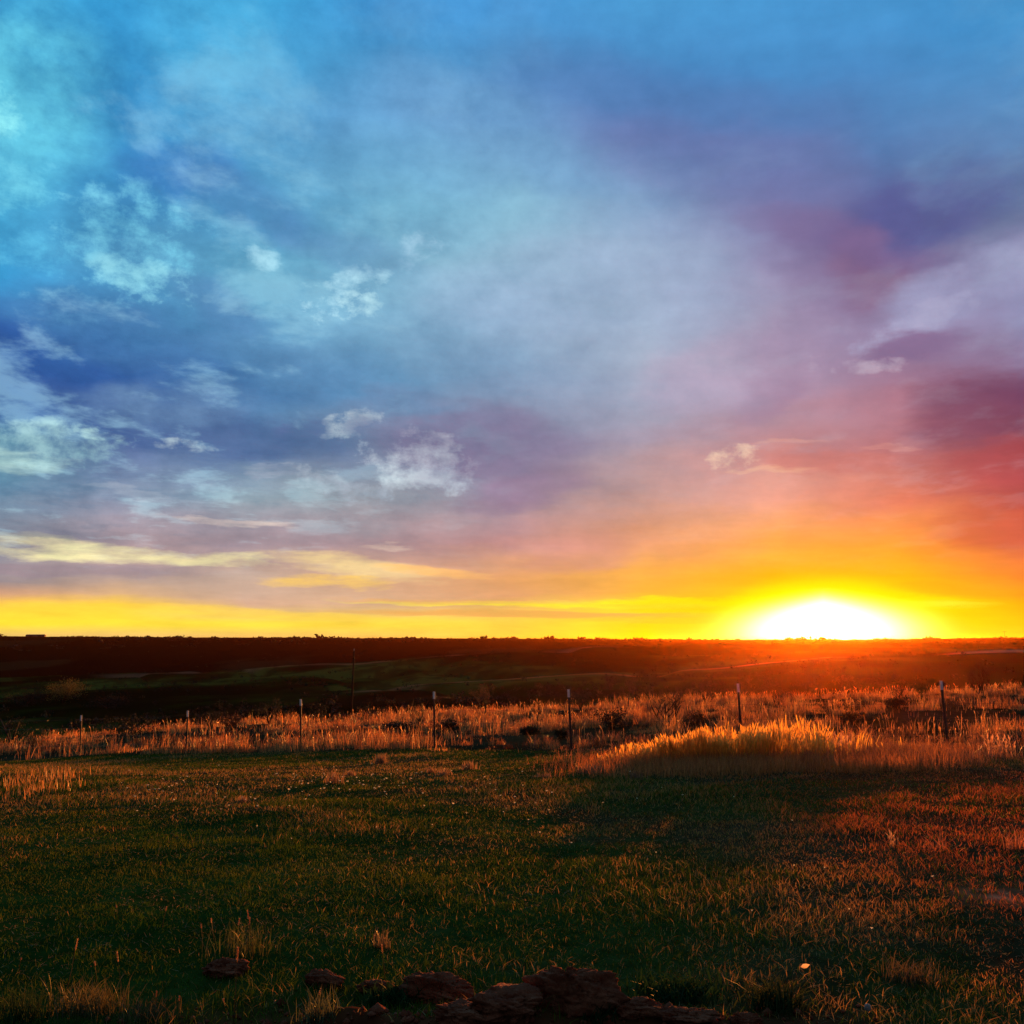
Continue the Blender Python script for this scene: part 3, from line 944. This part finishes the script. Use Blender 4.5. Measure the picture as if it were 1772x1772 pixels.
tops = []
tilts = [-.02, -.0, -.035, -.02, -.045, -.035, -.055]
for i, (px_, py_, u_, yt) in enumerate(allp):
    zb = float(gz(px_, py_))
    if u_ is None:
        ztop, tl = zb + 1.35, 0
    else:
        ztop = EYE - slope(yt)*py_
        tl = tilts[i-1]
    zb, Hh = post_parts(px_, py_, ztop, tl, fence)
    tops.append((px_, py_, zb, Hh, tl))
for fr in (.24, .46, .68, .90):
    mb = MB()
    pts = []
    for i in range(len(tops) - 1):
        a, b = tops[i], tops[i+1]
        pa = np.array([a[0] + a[4]*a[3]*fr, a[1] - .014, a[2] + a[3]*fr]); pb = np.array([b[0] + b[4]*b[3]*fr, b[1] - .014, b[2] + b[3]*fr])
        for k in range(12):
            s_ = k/12
            p = pa*(1-s_) + pb*s_
            p[2] -= .025*4*s_*(1-s_)
            pts.append(p - FO)
    pts.append(pb - FO)
    mb.tube(pts, .0017, 5)
    # barbs
    for i in range(len(pts) - 1):
        for k in range(3):
            c = pts[i] + (pts[i+1] - pts[i])*(k + .5)/3
            aa = rng.uniform(0, 6.28)
            dv = np.array([.006*math.cos(aa), .012*math.sin(aa), .013])
            mb.tube([c - dv, c + dv], .0012, 3)
    mb.build('wire', M_WIRE, fence)


# ------------------------------------------------------------------ shrubs
def leaf_cloud(mb, centres, n, spread, size, c, flat=.8, seed=0):
    """n small leaf faces round each centre"""
    cs = np.repeat(np.asarray(centres, float), n, 0)
    m = len(cs)
    p = cs + rng.normal(0, 1, (m, 3))*np.array([spread, spread, spread*flat])
    a = rng.normal(0, 1, (m, 3)); a /= np.linalg.norm(a, axis=1)[:, None]
    b = np.cross(a, rng.normal(0, 1, (m, 3))); b /= np.linalg.norm(b, axis=1)[:, None]
    s_ = size*rng.uniform(.5, 1.5, (m, 1))
    v = np.stack([p - a*s_, p + b*s_*.45, p + a*s_, p - b*s_*.45], 1).reshape(-1, 3)
    q_ = np.arange(m)[:, None]*4 + np.arange(4)
    cc = np.asarray(c)*np.repeat(rng.uniform(.5, 1.5, (m, 1)), 4, 0)
    mb.add(v, q_, c=cc)


def branch(mb, tw, p, d, L, r, depth, rnd, up=.12, tips=None, spread=.55, bark=(.028, .014, .008)):
    n = 4
    pts, rad = [p.copy()], [r]
    q_ = p.copy(); dd = d.copy()
    for i in range(n):
        dd = (dd + Vector((rnd.gauss(0, .16), rnd.gauss(0, .16), rnd.gauss(0, .10) + up*.5))).normalized()
        q_ = q_ + dd*(L/n)
        pts.append(q_.copy()); rad.append(r*(1 - .55*(i+1)/n))
    (mb if depth > 1 else tw).tube(pts, rad, 5 if depth > 1 else 3, bark)
    if depth == 0:
        if tips is not None: tips.append(tuple(q_))
        return
    for k in range(rnd.choice([2, 3, 3, 4])):
        j = rnd.randint(1, n)
        d2 = (dd + Vector((rnd.gauss(0, spread), rnd.gauss(0, spread), rnd.gauss(0, spread*.5) + up))).normalized()
        branch(mb, tw, pts[j], d2, L*rnd.uniform(.5, .8), max(rad[j]*.62, .0055), depth - 1, rnd, up, tips, spread, bark)


def bare_shrub(px, py, hpx, wid, label, cat='shrub', name='bare_shrub', stems=2, depth=3, seed=1, lean=.6, leaves=0, leafcol=(.12, .05, .02), lsize=.02, group=None):
    rnd = random.Random(seed)
    p, H = foot(px, py, hpx)
    root = empty(name, tuple(p))
    tag(root, label, cat, group)
    mb, tw, tips = MB(), MB(), []
    for s_ in range(stems):
        side = (s_ - (stems-1)/2)/max(1, (stems-1)/2) if stems > 1 else 0
        d = Vector((side*lean + rnd.gauss(0, .12), rnd.gauss(0, .25), 1)).normalized()
        branch(mb, tw, Vector((side*.05*H, 0, -.03)), d, H*.55, H*.026 + .008, depth + 1, rnd, .16, tips, wid)
    zmax = max(v[2] for a in tw.v for v in a)
    k = H/zmax
    for m_ in (mb, tw): m_.v = [a*k for a in m_.v]
    mb.build('trunk', M_WOOD, root)
    tw.build('twigs', M_WOOD, root)
    if leaves:
        lf = MB(); leaf_cloud(lf, np.array(tips)*k, leaves, .05*H, lsize, leafcol)
        lf.build('leaves', M_LEAF, root)
    return root


def leafy_bush(px, py, wpx, hpx, label, name='bush', cat='bush', col=(.02, .022, .008), dens=1.0, seed=1, far=False, group=None, trunk=.25, lsize=.03):
    rnd = random.Random(seed)
    p, H = foot(px, py, hpx, far)
    Wd = wpx*p[1]/fwd(py)
    root = empty(name, tuple(p)); tag(root, label, cat, group)
    mb = MB()
    cents = []
    for k in range(rnd.randint(5, 8)):
        a = rnd.uniform(0, 6.28); rr_ = rnd.uniform(.1, .42)
        e = Vector((math.cos(a)*rr_*Wd, math.sin(a)*rr_*Wd*.7, H*rnd.uniform(.5, .92)))
        mb.tube([(0, 0, -.05), (e.x*.4, e.y*.4, e.z*.45), tuple(e)], [H*.03 + .004, H*.02 + .003, .003], 5, (.03, .02, .014))
        cents.append(tuple(e))
        for q_ in range(3):
            cents.append((e.x*rnd.uniform(.5, 1.1) + rnd.gauss(0, .07)*Wd, e.y + rnd.gauss(0, .07)*Wd, max(H*trunk*.6, e.z*rnd.uniform(.35, 1.0))))
    mb.build('trunk', M_WOOD, root)
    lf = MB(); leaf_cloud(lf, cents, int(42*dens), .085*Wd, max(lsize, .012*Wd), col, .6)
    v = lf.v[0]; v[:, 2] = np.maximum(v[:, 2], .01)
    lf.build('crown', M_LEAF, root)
    return root

# leafless mesquites in the dry grass
bare_shrub(1152, 1252, 76, .55, 'leafless forked mesquite with two dark curved trunks left of the golden grass', stems=3, depth=3, seed=5, lean=.75, name='mesquite_bush')
bare_shrub(1086, 1228, 56, .5, 'twiggy leafless shrub on one short stem halfway between two fence posts', stems=1, depth=4, seed=8)
bare_shrub(853, 1296, 36, .6, 'tiny bare sapling at the edge of the lawn right of the middle', name='sapling', cat='sapling', stems=1, depth=3, seed=3)
bare_shrub(722, 1276, 66, .3, 'upright thin bare shrub just left of the fourth fence post', stems=3, depth=3, seed=11, lean=.25)
bare_shrub(838, 1226, 44, .45, 'bushy reddish bare shrub on the crest between the fourth and fifth posts', stems=4, depth=3, seed=13, lean=.4, leaves=3)
bare_shrub(1697, 1198, 56, .5, 'wide reddish bare shrub behind the rightmost fence post', stems=5, depth=3, seed=17, lean=.7)
bare_shrub(1225, 1212, 40, .45, 'low twiggy shrub on the crest left of the sixth fence post', stems=4, depth=3, seed=19, lean=.6)
bare_shrub(1345, 1226, 34, .5, 'small bare shrub in the sun glare right of the sixth fence post', stems=3, depth=3, seed=23, lean=.6)
bare_shrub(400, 1270, 36, .5, 'dry brown twiggy shrub between the second and third fence posts', stems=5, depth=3, seed=29, lean=.6, leaves=3)
bare_shrub(930, 1246, 36, .5, 'thin bare bush left of the fifth fence post', stems=3, depth=3, seed=31, lean=.4)
bare_shrub(1560, 1215, 38, .5, 'scraggly bare bush left of the rightmost fence post', stems=4, depth=3, seed=37, lean=.6)
bare_shrub(60, 1300, 42, .5, 'pale twiggy shrub left of the leftmost fence post', stems=4, depth=3, seed=41, lean=.7)
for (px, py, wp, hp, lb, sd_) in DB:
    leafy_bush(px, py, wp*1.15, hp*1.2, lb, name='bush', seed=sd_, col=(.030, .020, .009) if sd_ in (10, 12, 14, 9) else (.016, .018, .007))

# olive tree in the valley and its darker neighbours
leafy_bush(110, 1216, 76, 40, 'olive yellow leafy tree standing alone in the dark valley at left', name='leafy_tree', cat='tree', col=(.15, .11, .02), far=True, dens=2.4, seed=50, trunk=.35)
leafy_bush(45, 1222, 90, 30, 'dark tree mass left of the olive yellow tree', name='leafy_tree', cat='tree', col=(.012, .012, .006), far=True, dens=2.0, seed=51)
leafy_bush(185, 1226, 80, 26, 'dark low tree right of the olive yellow tree', name='leafy_tree', cat='tree', col=(.012, .013, .006), far=True, dens=2.0, seed=52)


# ------------------------------------------------------------------ utility poles
def utility_pole(px, ytop, dist, lean, label, arm):
    X = tanaz(px, ytop)*dist
    zb = float(gz(X, dist)); zt = EYE - slope(ytop)*dist
    H = zt - zb
    root = empty('utility_pole', (X, dist, zb)); tag(root, label, 'utility pole')
    mb = MB(); mb.tube([(lean*0, 0, -.5), (lean*.5, 0, H*.5), (lean, 0, H)], [.12, .11, .08], 10)
    mb.build('pole', M_POLE, root, True)
    mb = MB()
    if arm:
        mb.box((lean - arm, -.2, H - .62), (lean + arm, -.08, H - .48))
        mb.build('crossarm', M_POLE, root)
        for s_ in (-.85, -.45, .45, .85):
            m2 = MB(); m2.tube([(lean + s_*arm, -.14, H - .47), (lean + s_*arm, -.14, H - .36), (lean + s_*arm, -.14, H - .26), (lean + s_*arm, -.14, H - .2)], [.02, .05, .06, .03], 8)
            m2.build('insulator', M_GLASS, root, True)
    else:
        mb.box((lean - .05, -.3, H - .9), (lean + .05, -.12, H - .6)); mb.build('bracket', M_POLE, root)
        m2 = MB(); m2.tube([(lean, 0, H), (lean, 0, H + .14), (lean, 0, H + .24), (lean, 0, H + .3)], [.03, .07, .08, .03], 8)
        m2.build('insulator', M_GLASS, root, True)
    return root, np.array([X + lean, dist, zt])

utility_pole(609, 1127, 118, .25, 'tall lone wooden utility pole rising from the valley left of centre', 0)
utility_pole(1738, 1092, 900, 0, 'tiny distant utility pole with crossarm on the right horizon', 1.6)

# ------------------------------------------------------------------ long low barn on the horizon
bx, bd = tanaz(62, 1101)*2300, 2300.
bz = float(gz(bx, bd))
barn = empty('barn', (bx, bd, bz)); tag(barn, 'long low dark barn on the horizon at far left', 'barn')
zt = EYE - slope(1097.8)*bd - bz
mb = MB(); mb.box((-20, -7, -3), (20, 7, zt - 1.6)); mb.build('wall', M_WALL, barn)
mb = MB(); mb.add([(-20.6, -7.6, zt-1.6), (20.6, -7.6, zt-1.6), (20.6, 0, zt), (-20.6, 0, zt), (-20.6, 7.6, zt-1.6), (20.6, 7.6, zt-1.6)],
                  [(0, 1, 2, 3), (3, 2, 5, 4), (0, 4, 5, 1)], [(0, 3, 4), (1, 5, 2)]); mb.build('roof', M_ROOF, barn)
for k in (-10, 8):
    mb = MB(); mb.box((k, -7.06, 0), (k + 4.5, -7.0, max(1.5, zt - 2.6))); mb.build('door', M_POLE, barn)

# ------------------------------------------------------------------ brush on the far slopes and trees along the horizon
mb = MB()
n = 5200
a = np.radians(rng.uniform(-33, 33, n)); r = np.exp(rng.uniform(math.log(75), math.log(1400), n))
x, y = np.sin(a)*r, np.cos(a)*r
u, d = uv_of(x, y)
keep = (rng.uniform(0, 1, n) < .12 + .9*sstep(fbm(x/30., y/60., 101, 3), .50, .62)) & ((d < 240) | (d > 285) | (rng.uniform(0, 1, n) < .15)) & ((d < 610) | (d > 670))
x, y, d = x[keep], y[keep], d[keep]
z = gz(x, y)
hgt = rng.uniform(.5, 1.5, len(x))*(1 + .4*sstep(d, 300, 700))
for i in range(len(x)):
    c = np.array([[x[i], y[i], z[i] + hgt[i]*.4]])
    leaf_cloud(mb, c, 26, hgt[i]*.34, hgt[i]*.2, (.014, .013, .006) if rng.uniform() < .8 else (.04, .035, .012), .7)
scrub = mb.build('distant_scrub', M_LEAF); tag(scrub, 'dark brush dotted over the far slopes and gullies', 'brush', kind='stuff')
mb = MB()
n = 2600
a = np.radians(rng.uniform(-33, 33, n)); r = rng.uniform(1500, 2700, n)
x, y = np.sin(a)*r, np.cos(a)*r
keep = (np.abs(x/y - tanaz(62, 1101)) > .014) & (rng.uniform(0, 1, n) < .25 + sstep(fbm(a*32, r/500., 111, 3), .45, .6))
x, y = x[keep], y[keep]; z = gz(x, y)
for i in range(len(x)):
    hh_ = .8 + rng.exponential(1.1)*(.4 + 1.2*float(fbm(x[i]/90., y[i]/90., 112, 2)))
    leaf_cloud(mb, [[x[i], y[i], z[i] + hh_*.35], [x[i] + rng.normal(0, 4), y[i], z[i] + hh_*.3], [x[i] + rng.normal(0, 7), y[i], z[i] + hh_*.25]], 14, hh_*.5, hh_*.45, (.014, .012, .006), .45)
dt = mb.build('distant_trees', M_LEAF); tag(dt, 'thin line of far trees along the horizon', 'tree line', kind='stuff')

# ------------------------------------------------------------------ red clay clods at the lower edge
def clod(px, py, wpx, hpx, label, seed, depth=.8, pale=False):
    r_ = np.random.default_rng(seed)
    p = hit(px, py)
    sc = p[1]/fwd(py)
    sx_, sz_ = wpx*sc/2, hpx*sc
    n1, n2 = 120, 60
    th = np.linspace(0, 2*np.pi, n1, endpoint=False); ph = np.linspace(.02, np.pi - .02, n2)
    T, P = np.meshgrid(th, ph, indexing='ij')
    ux, uy, uz = np.cos(T)*np.sin(P), np.sin(T)*np.sin(P), np.cos(P)
    # rough faceted lump: clipped by random planes, then crumbled
    rad = np.ones_like(ux)
    for k in range(16):
        nv = r_.normal(0, 1, 3); nv /= np.linalg.norm(nv)
        dd = ux*nv[0] + uy*nv[1] + uz*nv[2]
        lim_ = r_.uniform(.58, .9)
        rad = np.where(dd > .05, np.minimum(rad, lim_/np.maximum(dd, .05)), rad)
    rad = rad*(1 + .62*(fbm(ux*2.4 + uz*1.9 + seed, uy*2.4 + uz*2.7, seed, 6, .66) - .5))
    crack = np.abs(fbm(ux*2.6 + seed*1.7, uz*2.6 + uy*1.4, seed + 3, 3) - .5)
    rad = rad - .17*(1 - sstep(crack, 0, .04))
    v = np.stack([ux*rad*sx_*1.12, uy*rad*sx_*depth, uz*rad*sz_*.8 + sz_*.22], -1).reshape(-1, 3)
    ii = np.arange(n1)[:, None]; jj = np.arange(n2 - 1)[None, :]
    q_ = np.stack([ii*n2 + jj, ii*n2 + jj + 1, ((ii+1) % n1)*n2 + jj + 1, ((ii+1) % n1)*n2 + jj], -1).reshape(-1, 4)
    cap = [np.arange(n1)*n2, (np.arange(n1)*n2 + n2 - 1)[::-1]]
    t_ = []
    vs = list(v)
    for cp in cap:
        vs.append(np.mean([v[i] for i in cp], 0)); c_ = len(vs) - 1
        t_ += [(c_, cp[i], cp[(i+1) % n1]) for i in range(n1)]
    o = mesh_obj('clay_clod', np.array(vs), [q_, np.array(t_)], M_CLAY, None, None, False)
    o.location = tuple(p); o.rotation_euler = (0, 0, r_.uniform(-.25, .25))
    tag(o, label, 'clod', 'clods of red clay along the lower edge')
    return o

clod(985, 1738, 170, 64, 'largest red clay clod with a cracked steep right face at bottom centre', 1, .55)
clod(880, 1752, 150, 44, 'cracked brown clay clod against the left side of the largest clod', 2, .7)
clod(760, 1730, 130, 46, 'lumpy clay clod with dead grass on top left of the cracked one', 3, .6)
clod(800, 1768, 120, 34, 'low clay clod at the bottom edge in front of the lumpy one', 4, .6)
clod(560, 1706, 80, 26, 'flat crumbled clay clod lying under dead straw left of the lumpy one', 5, .6)
clod(390, 1686, 80, 30, 'dark clay clod at the lower left in the grass', 6, .7)
clod(1100, 1756, 90, 26, 'low pale brown clod just right of the largest clod', 7, .6)
clod(1190, 1766, 100, 22, 'flat pale brown clod second to the right of the largest clod', 8, .6)
clod(1290, 1772, 60, 16, 'small clod at the right end of the row of clods', 9, .6)
clod(650, 1718, 60, 20, 'small clay clod between the flat crumbled one and the lumpy one', 10, .7)
clod(1437, 1322, 20, 12, 'small pale topped clod at the right end of the golden grass', 12, .7)

# loose crumbs of the same soil
mb = MB()
n = 1500
x = rng.uniform(-1.8, 1.7, n); y = 4.4 + rng.normal(0, .22, n)
k_ = (rng.uniform(0, 1, n) < fur_(x, y) + .1) & (y > 3.9)
x, y = x[k_], y[k_]; z = gz(x, y)
for i in range(len(x)):
    r_ = .004 + rng.exponential(.007)
    o6 = np.array([(1,0,0),(0,1,0),(-1,0,0),(0,-1,0),(0,0,.8),(0,0,-.8)])*r_*rng.uniform(.6, 1.4, (6, 3))
    mb.add(o6 + np.array([x[i], y[i], z[i] + r_*.5]), [], [(0,1,4),(1,2,4),(2,3,4),(3,0,4),(1,0,5),(2,1,5),(3,2,5),(0,3,5)])
o = mb.build('soil_crumbs', M_CLAY); tag(o, 'loose crumbs of red soil around the clay clods', 'soil', kind='stuff')

# small pale stone and yellow leaf
p = hit(1502, 1765)
mb = MB()
st = []
for k in range(7):
    t = math.pi*k/6
    for j in range(10):
        a = 2*math.pi*j/10
        rr_ = .015*math.sin(t)*(1 + .15*math.sin(3*a + k))
        st.append((rr_*math.cos(a), rr_*.8*math.sin(a), .012 + .016*math.cos(t)))
mb.add(st, [(k*10 + j, k*10 + (j+1) % 10, (k+1)*10 + (j+1) % 10, (k+1)*10 + j) for k in range(6) for j in range(10)])
o = mb.build('stone', mat_plain('pale_stone', (.22, .16, .12), (.32, .25, .2), 60, .8), None, True)
o.location = tuple(p + np.array([0, 0, .04])); tag(o, 'small pale stone in the grass at the bottom right of the clods', 'stone')
p = hit(1392, 1707)
mb = MB()
L = .022
mb.add([(-L, 0, .0), (-L*.3, L*.45, .008), (L*.5, L*.4, .012), (L*1.1, 0, .02), (L*.5, -L*.4, .006), (-L*.3, -L*.45, .002), (0, 0, -.004)],
       [], [(6, 0, 5), (6, 5, 4), (6, 4, 3), (6, 3, 2), (6, 2, 1), (6, 1, 0)], (.80, .62, .32))
o = mb.build('leaf', M_DRY); o.location = tuple(p + np.array([0, 0, .09])); o.rotation_euler = (.9, .1, .5)
tag(o, 'bright yellow fallen leaf caught on the grass at lower right', 'leaf')


# ------------------------------------------------------------------ tufts and weeds one can tell apart
def tuft(px, py, wpx, hpx, label, n=130, col=(.30, .17, .07), heads=False, name='grass_tuft', spread=.45, wmul=1.0, cat='grass tuft', mat=None, lean=.32):
    p = hit(px, py)
    sc = p[1]/fwd(py)
    R, H = wpx*sc/2, hpx*sc
    x = p[0] + rng.normal(0, R*spread, n); y = p[1] + rng.normal(0, R*spread*.8, n)
    h = H*rng.uniform(.35, 1.12, n)
    c = np.asarray(col)*rng.uniform(.55, 1.35, (n, 1))
    prof = [(0, .7), (.65, .6), (.82, 2.4), (1, 0)] if heads else [(0, 1), (.4, .9), (.75, .6), (1, 0)]
    v, q_, t_, cc = blades(x, y, h, np.full(n, (.0018 + .0005*p[1])*wmul), c, prof, lean)
    o = mesh_obj(name, v - p, [q_, t_], mat or M_DRY, None, cc)
    o.location = tuple(p)
    tag(o, label, cat, 'grass tufts standing out of the lawn')
    return o

tuft(576, 1356, 34, 26, 'orange dry tuft in the lawn below and right of the third fence post')
tuft(658, 1322, 26, 22, 'orange tuft at the lawn edge left of the fourth fence post')
tuft(607, 1342, 22, 12, 'small flat orange tuft just right of the big orange tuft', 70)
tuft(768, 1342, 26, 16, 'pale gold tuft below the fourth fence post', 90)
tuft(746, 1338, 22, 14, 'reddish tuft left of the pale gold one below the fourth post', 80)
tuft(811, 1332, 28, 20, 'gold tuft on the lawn between the fourth and fifth posts', 100)
tuft(420, 1390, 22, 16, 'small reddish brown tuft in the lawn below the second fence post', 80)
tuft(1100, 1350, 26, 20, 'small reddish tuft under the left end of the golden grass', 80, (.22, .1, .05))
tuft(940, 1345, 30, 12, 'low orange tuft below the fifth fence post', 90)
tuft(1020, 1338, 60, 18, 'wide low tuft right of and below the fifth fence post', 150, (.24, .13, .06))
tuft(1545, 1468, 16, 36, 'upright pale stalks at the shadow edge on the right lawn', 26, (.45, .26, .12), True)
tuft(1620, 1475, 60, 44, 'wispy thin stems on the sunlit right lawn', 40, (.30, .12, .06), False, wmul=.5, lean=.5)
tuft(1755, 1470, 44, 46, 'bright curved grass clump at the right edge of the lawn', 70, (.38, .15, .07), lean=.5)
tuft(1728, 1310, 70, 44, 'tall bright blades right of the rightmost fence post', 110, (.55, .28, .12), True)
tuft(1430, 1308, 110, 46, 'tall thin golden stalks right of the dense golden grass', 150, (.55, .28, .12), True)
tuft(150, 1752, 130, 60, 'shaggy yellow green clump with bright stems at the bottom left', 420, (.10, .085, .025), wmul=.8, lean=.5)
tuft(250, 1768, 110, 44, 'second shaggy clump at the bottom left next to the dirt', 300, (.11, .08, .022), wmul=.8, lean=.5)
tuft(40, 1765, 110, 60, 'dark green clump in the bottom left corner', 300, (.03, .055, .014), wmul=.9, lean=.4, mat=M_LAWN)
tuft(420, 1655, 120, 64, 'loose green grass with tall nodding stems above the left clod', 150, (.06, .07, .018), wmul=.8, lean=.45)
tuft(660, 1640, 40, 40, 'pale brown clump at the lower middle left of the lumpy clod', 70, (.16, .11, .05), wmul=.8)
tuft(550, 1766, 80, 54, 'pale green blades in front of the flat crumbled clod', 150, (.09, .10, .035), wmul=.9, lean=.5)
tuft(675, 1735, 90, 40, 'leafy green weed between the clods left of centre', 220, (.022, .055, .014), name='weed', cat='weed', wmul=2.4, lean=.7, mat=M_LAWN)
tuft(1340, 1745, 110, 60, 'dark broad bladed clump at the bottom right of the clods', 260, (.035, .05, .014), wmul=2.0, lean=.7, mat=M_LAWN)
tuft(1170, 1725, 170, 44, 'low dark green leafy weed right of the largest clod', 420, (.016, .046, .012), name='weed', cat='weed', wmul=2.2, lean=.8, mat=M_LAWN)
tuft(1030, 1765, 60, 34, 'short green tuft growing against the foot of the largest clod', 120, (.022, .045, .014), wmul=1.4, lean=.5, mat=M_LAWN)
tuft(1580, 1700, 120, 44, 'fine brown green tuft at the lower right of the lawn', 220, (.08, .06, .025), wmul=.9, lean=.5)

# seed stems that catch the sun at lower left
ST = [(33, 1680, 24), (112, 1730, 96), (167, 1700, 34), (205, 1592, 24), (268, 1770, 50), (310, 1770, 42), (352, 1640, 40), (370, 1632, 40),
      (406, 1650, 56), (425, 1655, 62), (440, 1660, 84), (404, 1770, 120), (392, 1760, 30), (544, 1765, 54), (636, 1652, 34), (470, 1760, 26),
      (667, 1710, 70), (215, 1735, 86), (120, 1590, 12), (280, 1610, 40), (95, 1490, 46), (277, 1520, 30)]
SL = ['seed stem at the left edge above the corner clump', 'tall seed stem rising from the shaggy clump at bottom left', 'short seed stem right of the tall one at lower left',
      'tiny bright seed head alone high on the left lawn', 'seed stem between the two shaggy clumps at the bottom', 'seed stem at the right side of the second shaggy clump',
      'left stem of a close pair in the loose grass', 'right stem of a close pair in the loose grass', 'leftmost seed stem of three over the left clod',
      'middle seed stem of three over the left clod', 'tallest seed stem of three over the left clod', 'very tall seed stem in front of the left clod',
      'short seed stem at the foot of the very tall one', 'seed stem in front of the flat crumbled clod', 'pale seed stem beside the pale brown clump',
      'small seed stem near the bottom between clods', 'upright seed stem behind the leafy green weed', 'dark thin stem right of the tall one at bottom left',
      'very small seed stem high in the dark left grass', 'small seed stem in the dark grass left of the pair', 'lone thin stem on the mid left lawn',
      'faint thin stem on the lawn left of the middle']
proto = None
for k, (px, py, hp) in enumerate(ST):
    p = hit(px, py); H = hp*p[1]/fwd(py)
    if proto is None:
        o = proto = empty('dry_weed', tuple(p))
        mb = MB()
        mb.tube([(0, 0, 0), (.02, 0, .45), (.05, .01, .8), (.07, .01, 1.0)], [.006, .005, .004, .003], 4, (.16, .12, .05))
        mb.build('stem', M_DRY, o)
        m2 = MB()
        for j in range(26):
            t = .80 + .2*j/26
            b_ = (.05 + .02*(t-.8)/.2, .01, t); a = j*2.4
            m2.tube([b_, (b_[0] + .018*math.cos(a), b_[1] + .018*math.sin(a), t + .03)], [.007, .002], 3, (.75, .45, .2))
        m2.build('seed_head', M_DRY, o)
    else:
        o = proto.copy(); COL.objects.link(o)
        for ch in proto.children:
            c_ = ch.copy(); COL.objects.link(c_); c_.parent = o
    o.location = tuple(p); o.scale = (max(.25, H), max(.25, H), H); o.rotation_euler = (rng.normal(0, .12), rng.normal(0, .12), rng.uniform(0, 6.28))
    tag(o, SL[k], 'weed', 'dry seed stems in the lower left grass')

# ------------------------------------------------------------------ little white flowers in the lawn
FL = []
for _ in range(62): FL.append((rng.normal(600, 95), rng.normal(1368, 16)))
for _ in range(36): FL.append((rng.normal(330, 70), rng.normal(1386, 18)))
for _ in range(22): FL.append((rng.normal(900, 80), rng.normal(1390, 22)))
for _ in range(16): FL.append((rng.uniform(150, 1250), rng.uniform(1340, 1480)))
FL += [(1367, 1442), (1383, 1518), (1438, 1524), (1620, 1535), (987, 1479), (1265, 1395), (445, 1410), (450, 1455), (730, 1413), (540, 1408), (1130, 1500), (1302, 1605), (1470, 1605), (1507, 1642)]
fproto = None
for (px, py) in FL:
    py = max(1332, py)
    p = hit(px, py)
    if fproto is None:
        mb = MB()
        mb.tube([(0, 0, 0), (.002, 0, .6), (.004, .001, 1.0)], [.0016, .0014, .0012], 4, (.05, .08, .02))
        for j in range(7):
            a = 2*math.pi*j/7; c_, s_ = math.cos(a), math.sin(a)
            mb.add([(.002, 0, 1.0), (.002 + .010*c_ - .004*s_, .010*s_ + .004*c_, 1.05), (.002 + .019*c_, .019*s_, 1.10), (.002 + .010*c_ + .004*s_, .010*s_ - .004*c_, 1.05)], [(0, 1, 2, 3)], c=(.95, .85, .45))
        fproto = o = mb.build('wildflower', M_PETAL)
    else:
        o = fproto.copy(); COL.objects.link(o)
    k = rng.uniform(.55, 1.25) * min(1.0, .35 + p[1]/22)
    o.location = tuple(p); o.scale = (k, k, rng.uniform(.07, .14)); o.rotation_euler = (rng.normal(0, .2), rng.normal(0, .2), rng.uniform(0, 6.28))
    tag(o, 'tiny white wildflower standing in the short lawn grass', 'wildflower', 'tiny white wildflowers in the lawn')

# ------------------------------------------------------------------ haze
mb = MB(); mb.box((-9500, -9500, -60), (9500, 9500, 14))
hm = bpy.data.materials.new('evening_haze'); hm.use_nodes = True
N = NT(hm.node_tree)
pv = N.n('ShaderNodeVolumePrincipled')
pv.inputs['Color'].default_value = (1.0, 0.30, 0.035, 1)
pv.inputs['Density'].default_value = 2.7e-5
pv.inputs['Anisotropy'].default_value = 0.91
out = N.n('ShaderNodeOutputMaterial'); N.t.links.new(pv.outputs[0], out.inputs['Volume'])
hz_ = mb.build('haze', hm); tag(hz_, kind='stuff')
print('ZMIN', gv[:, 2].min(), 'ZMAX', gv[:, 2].max())
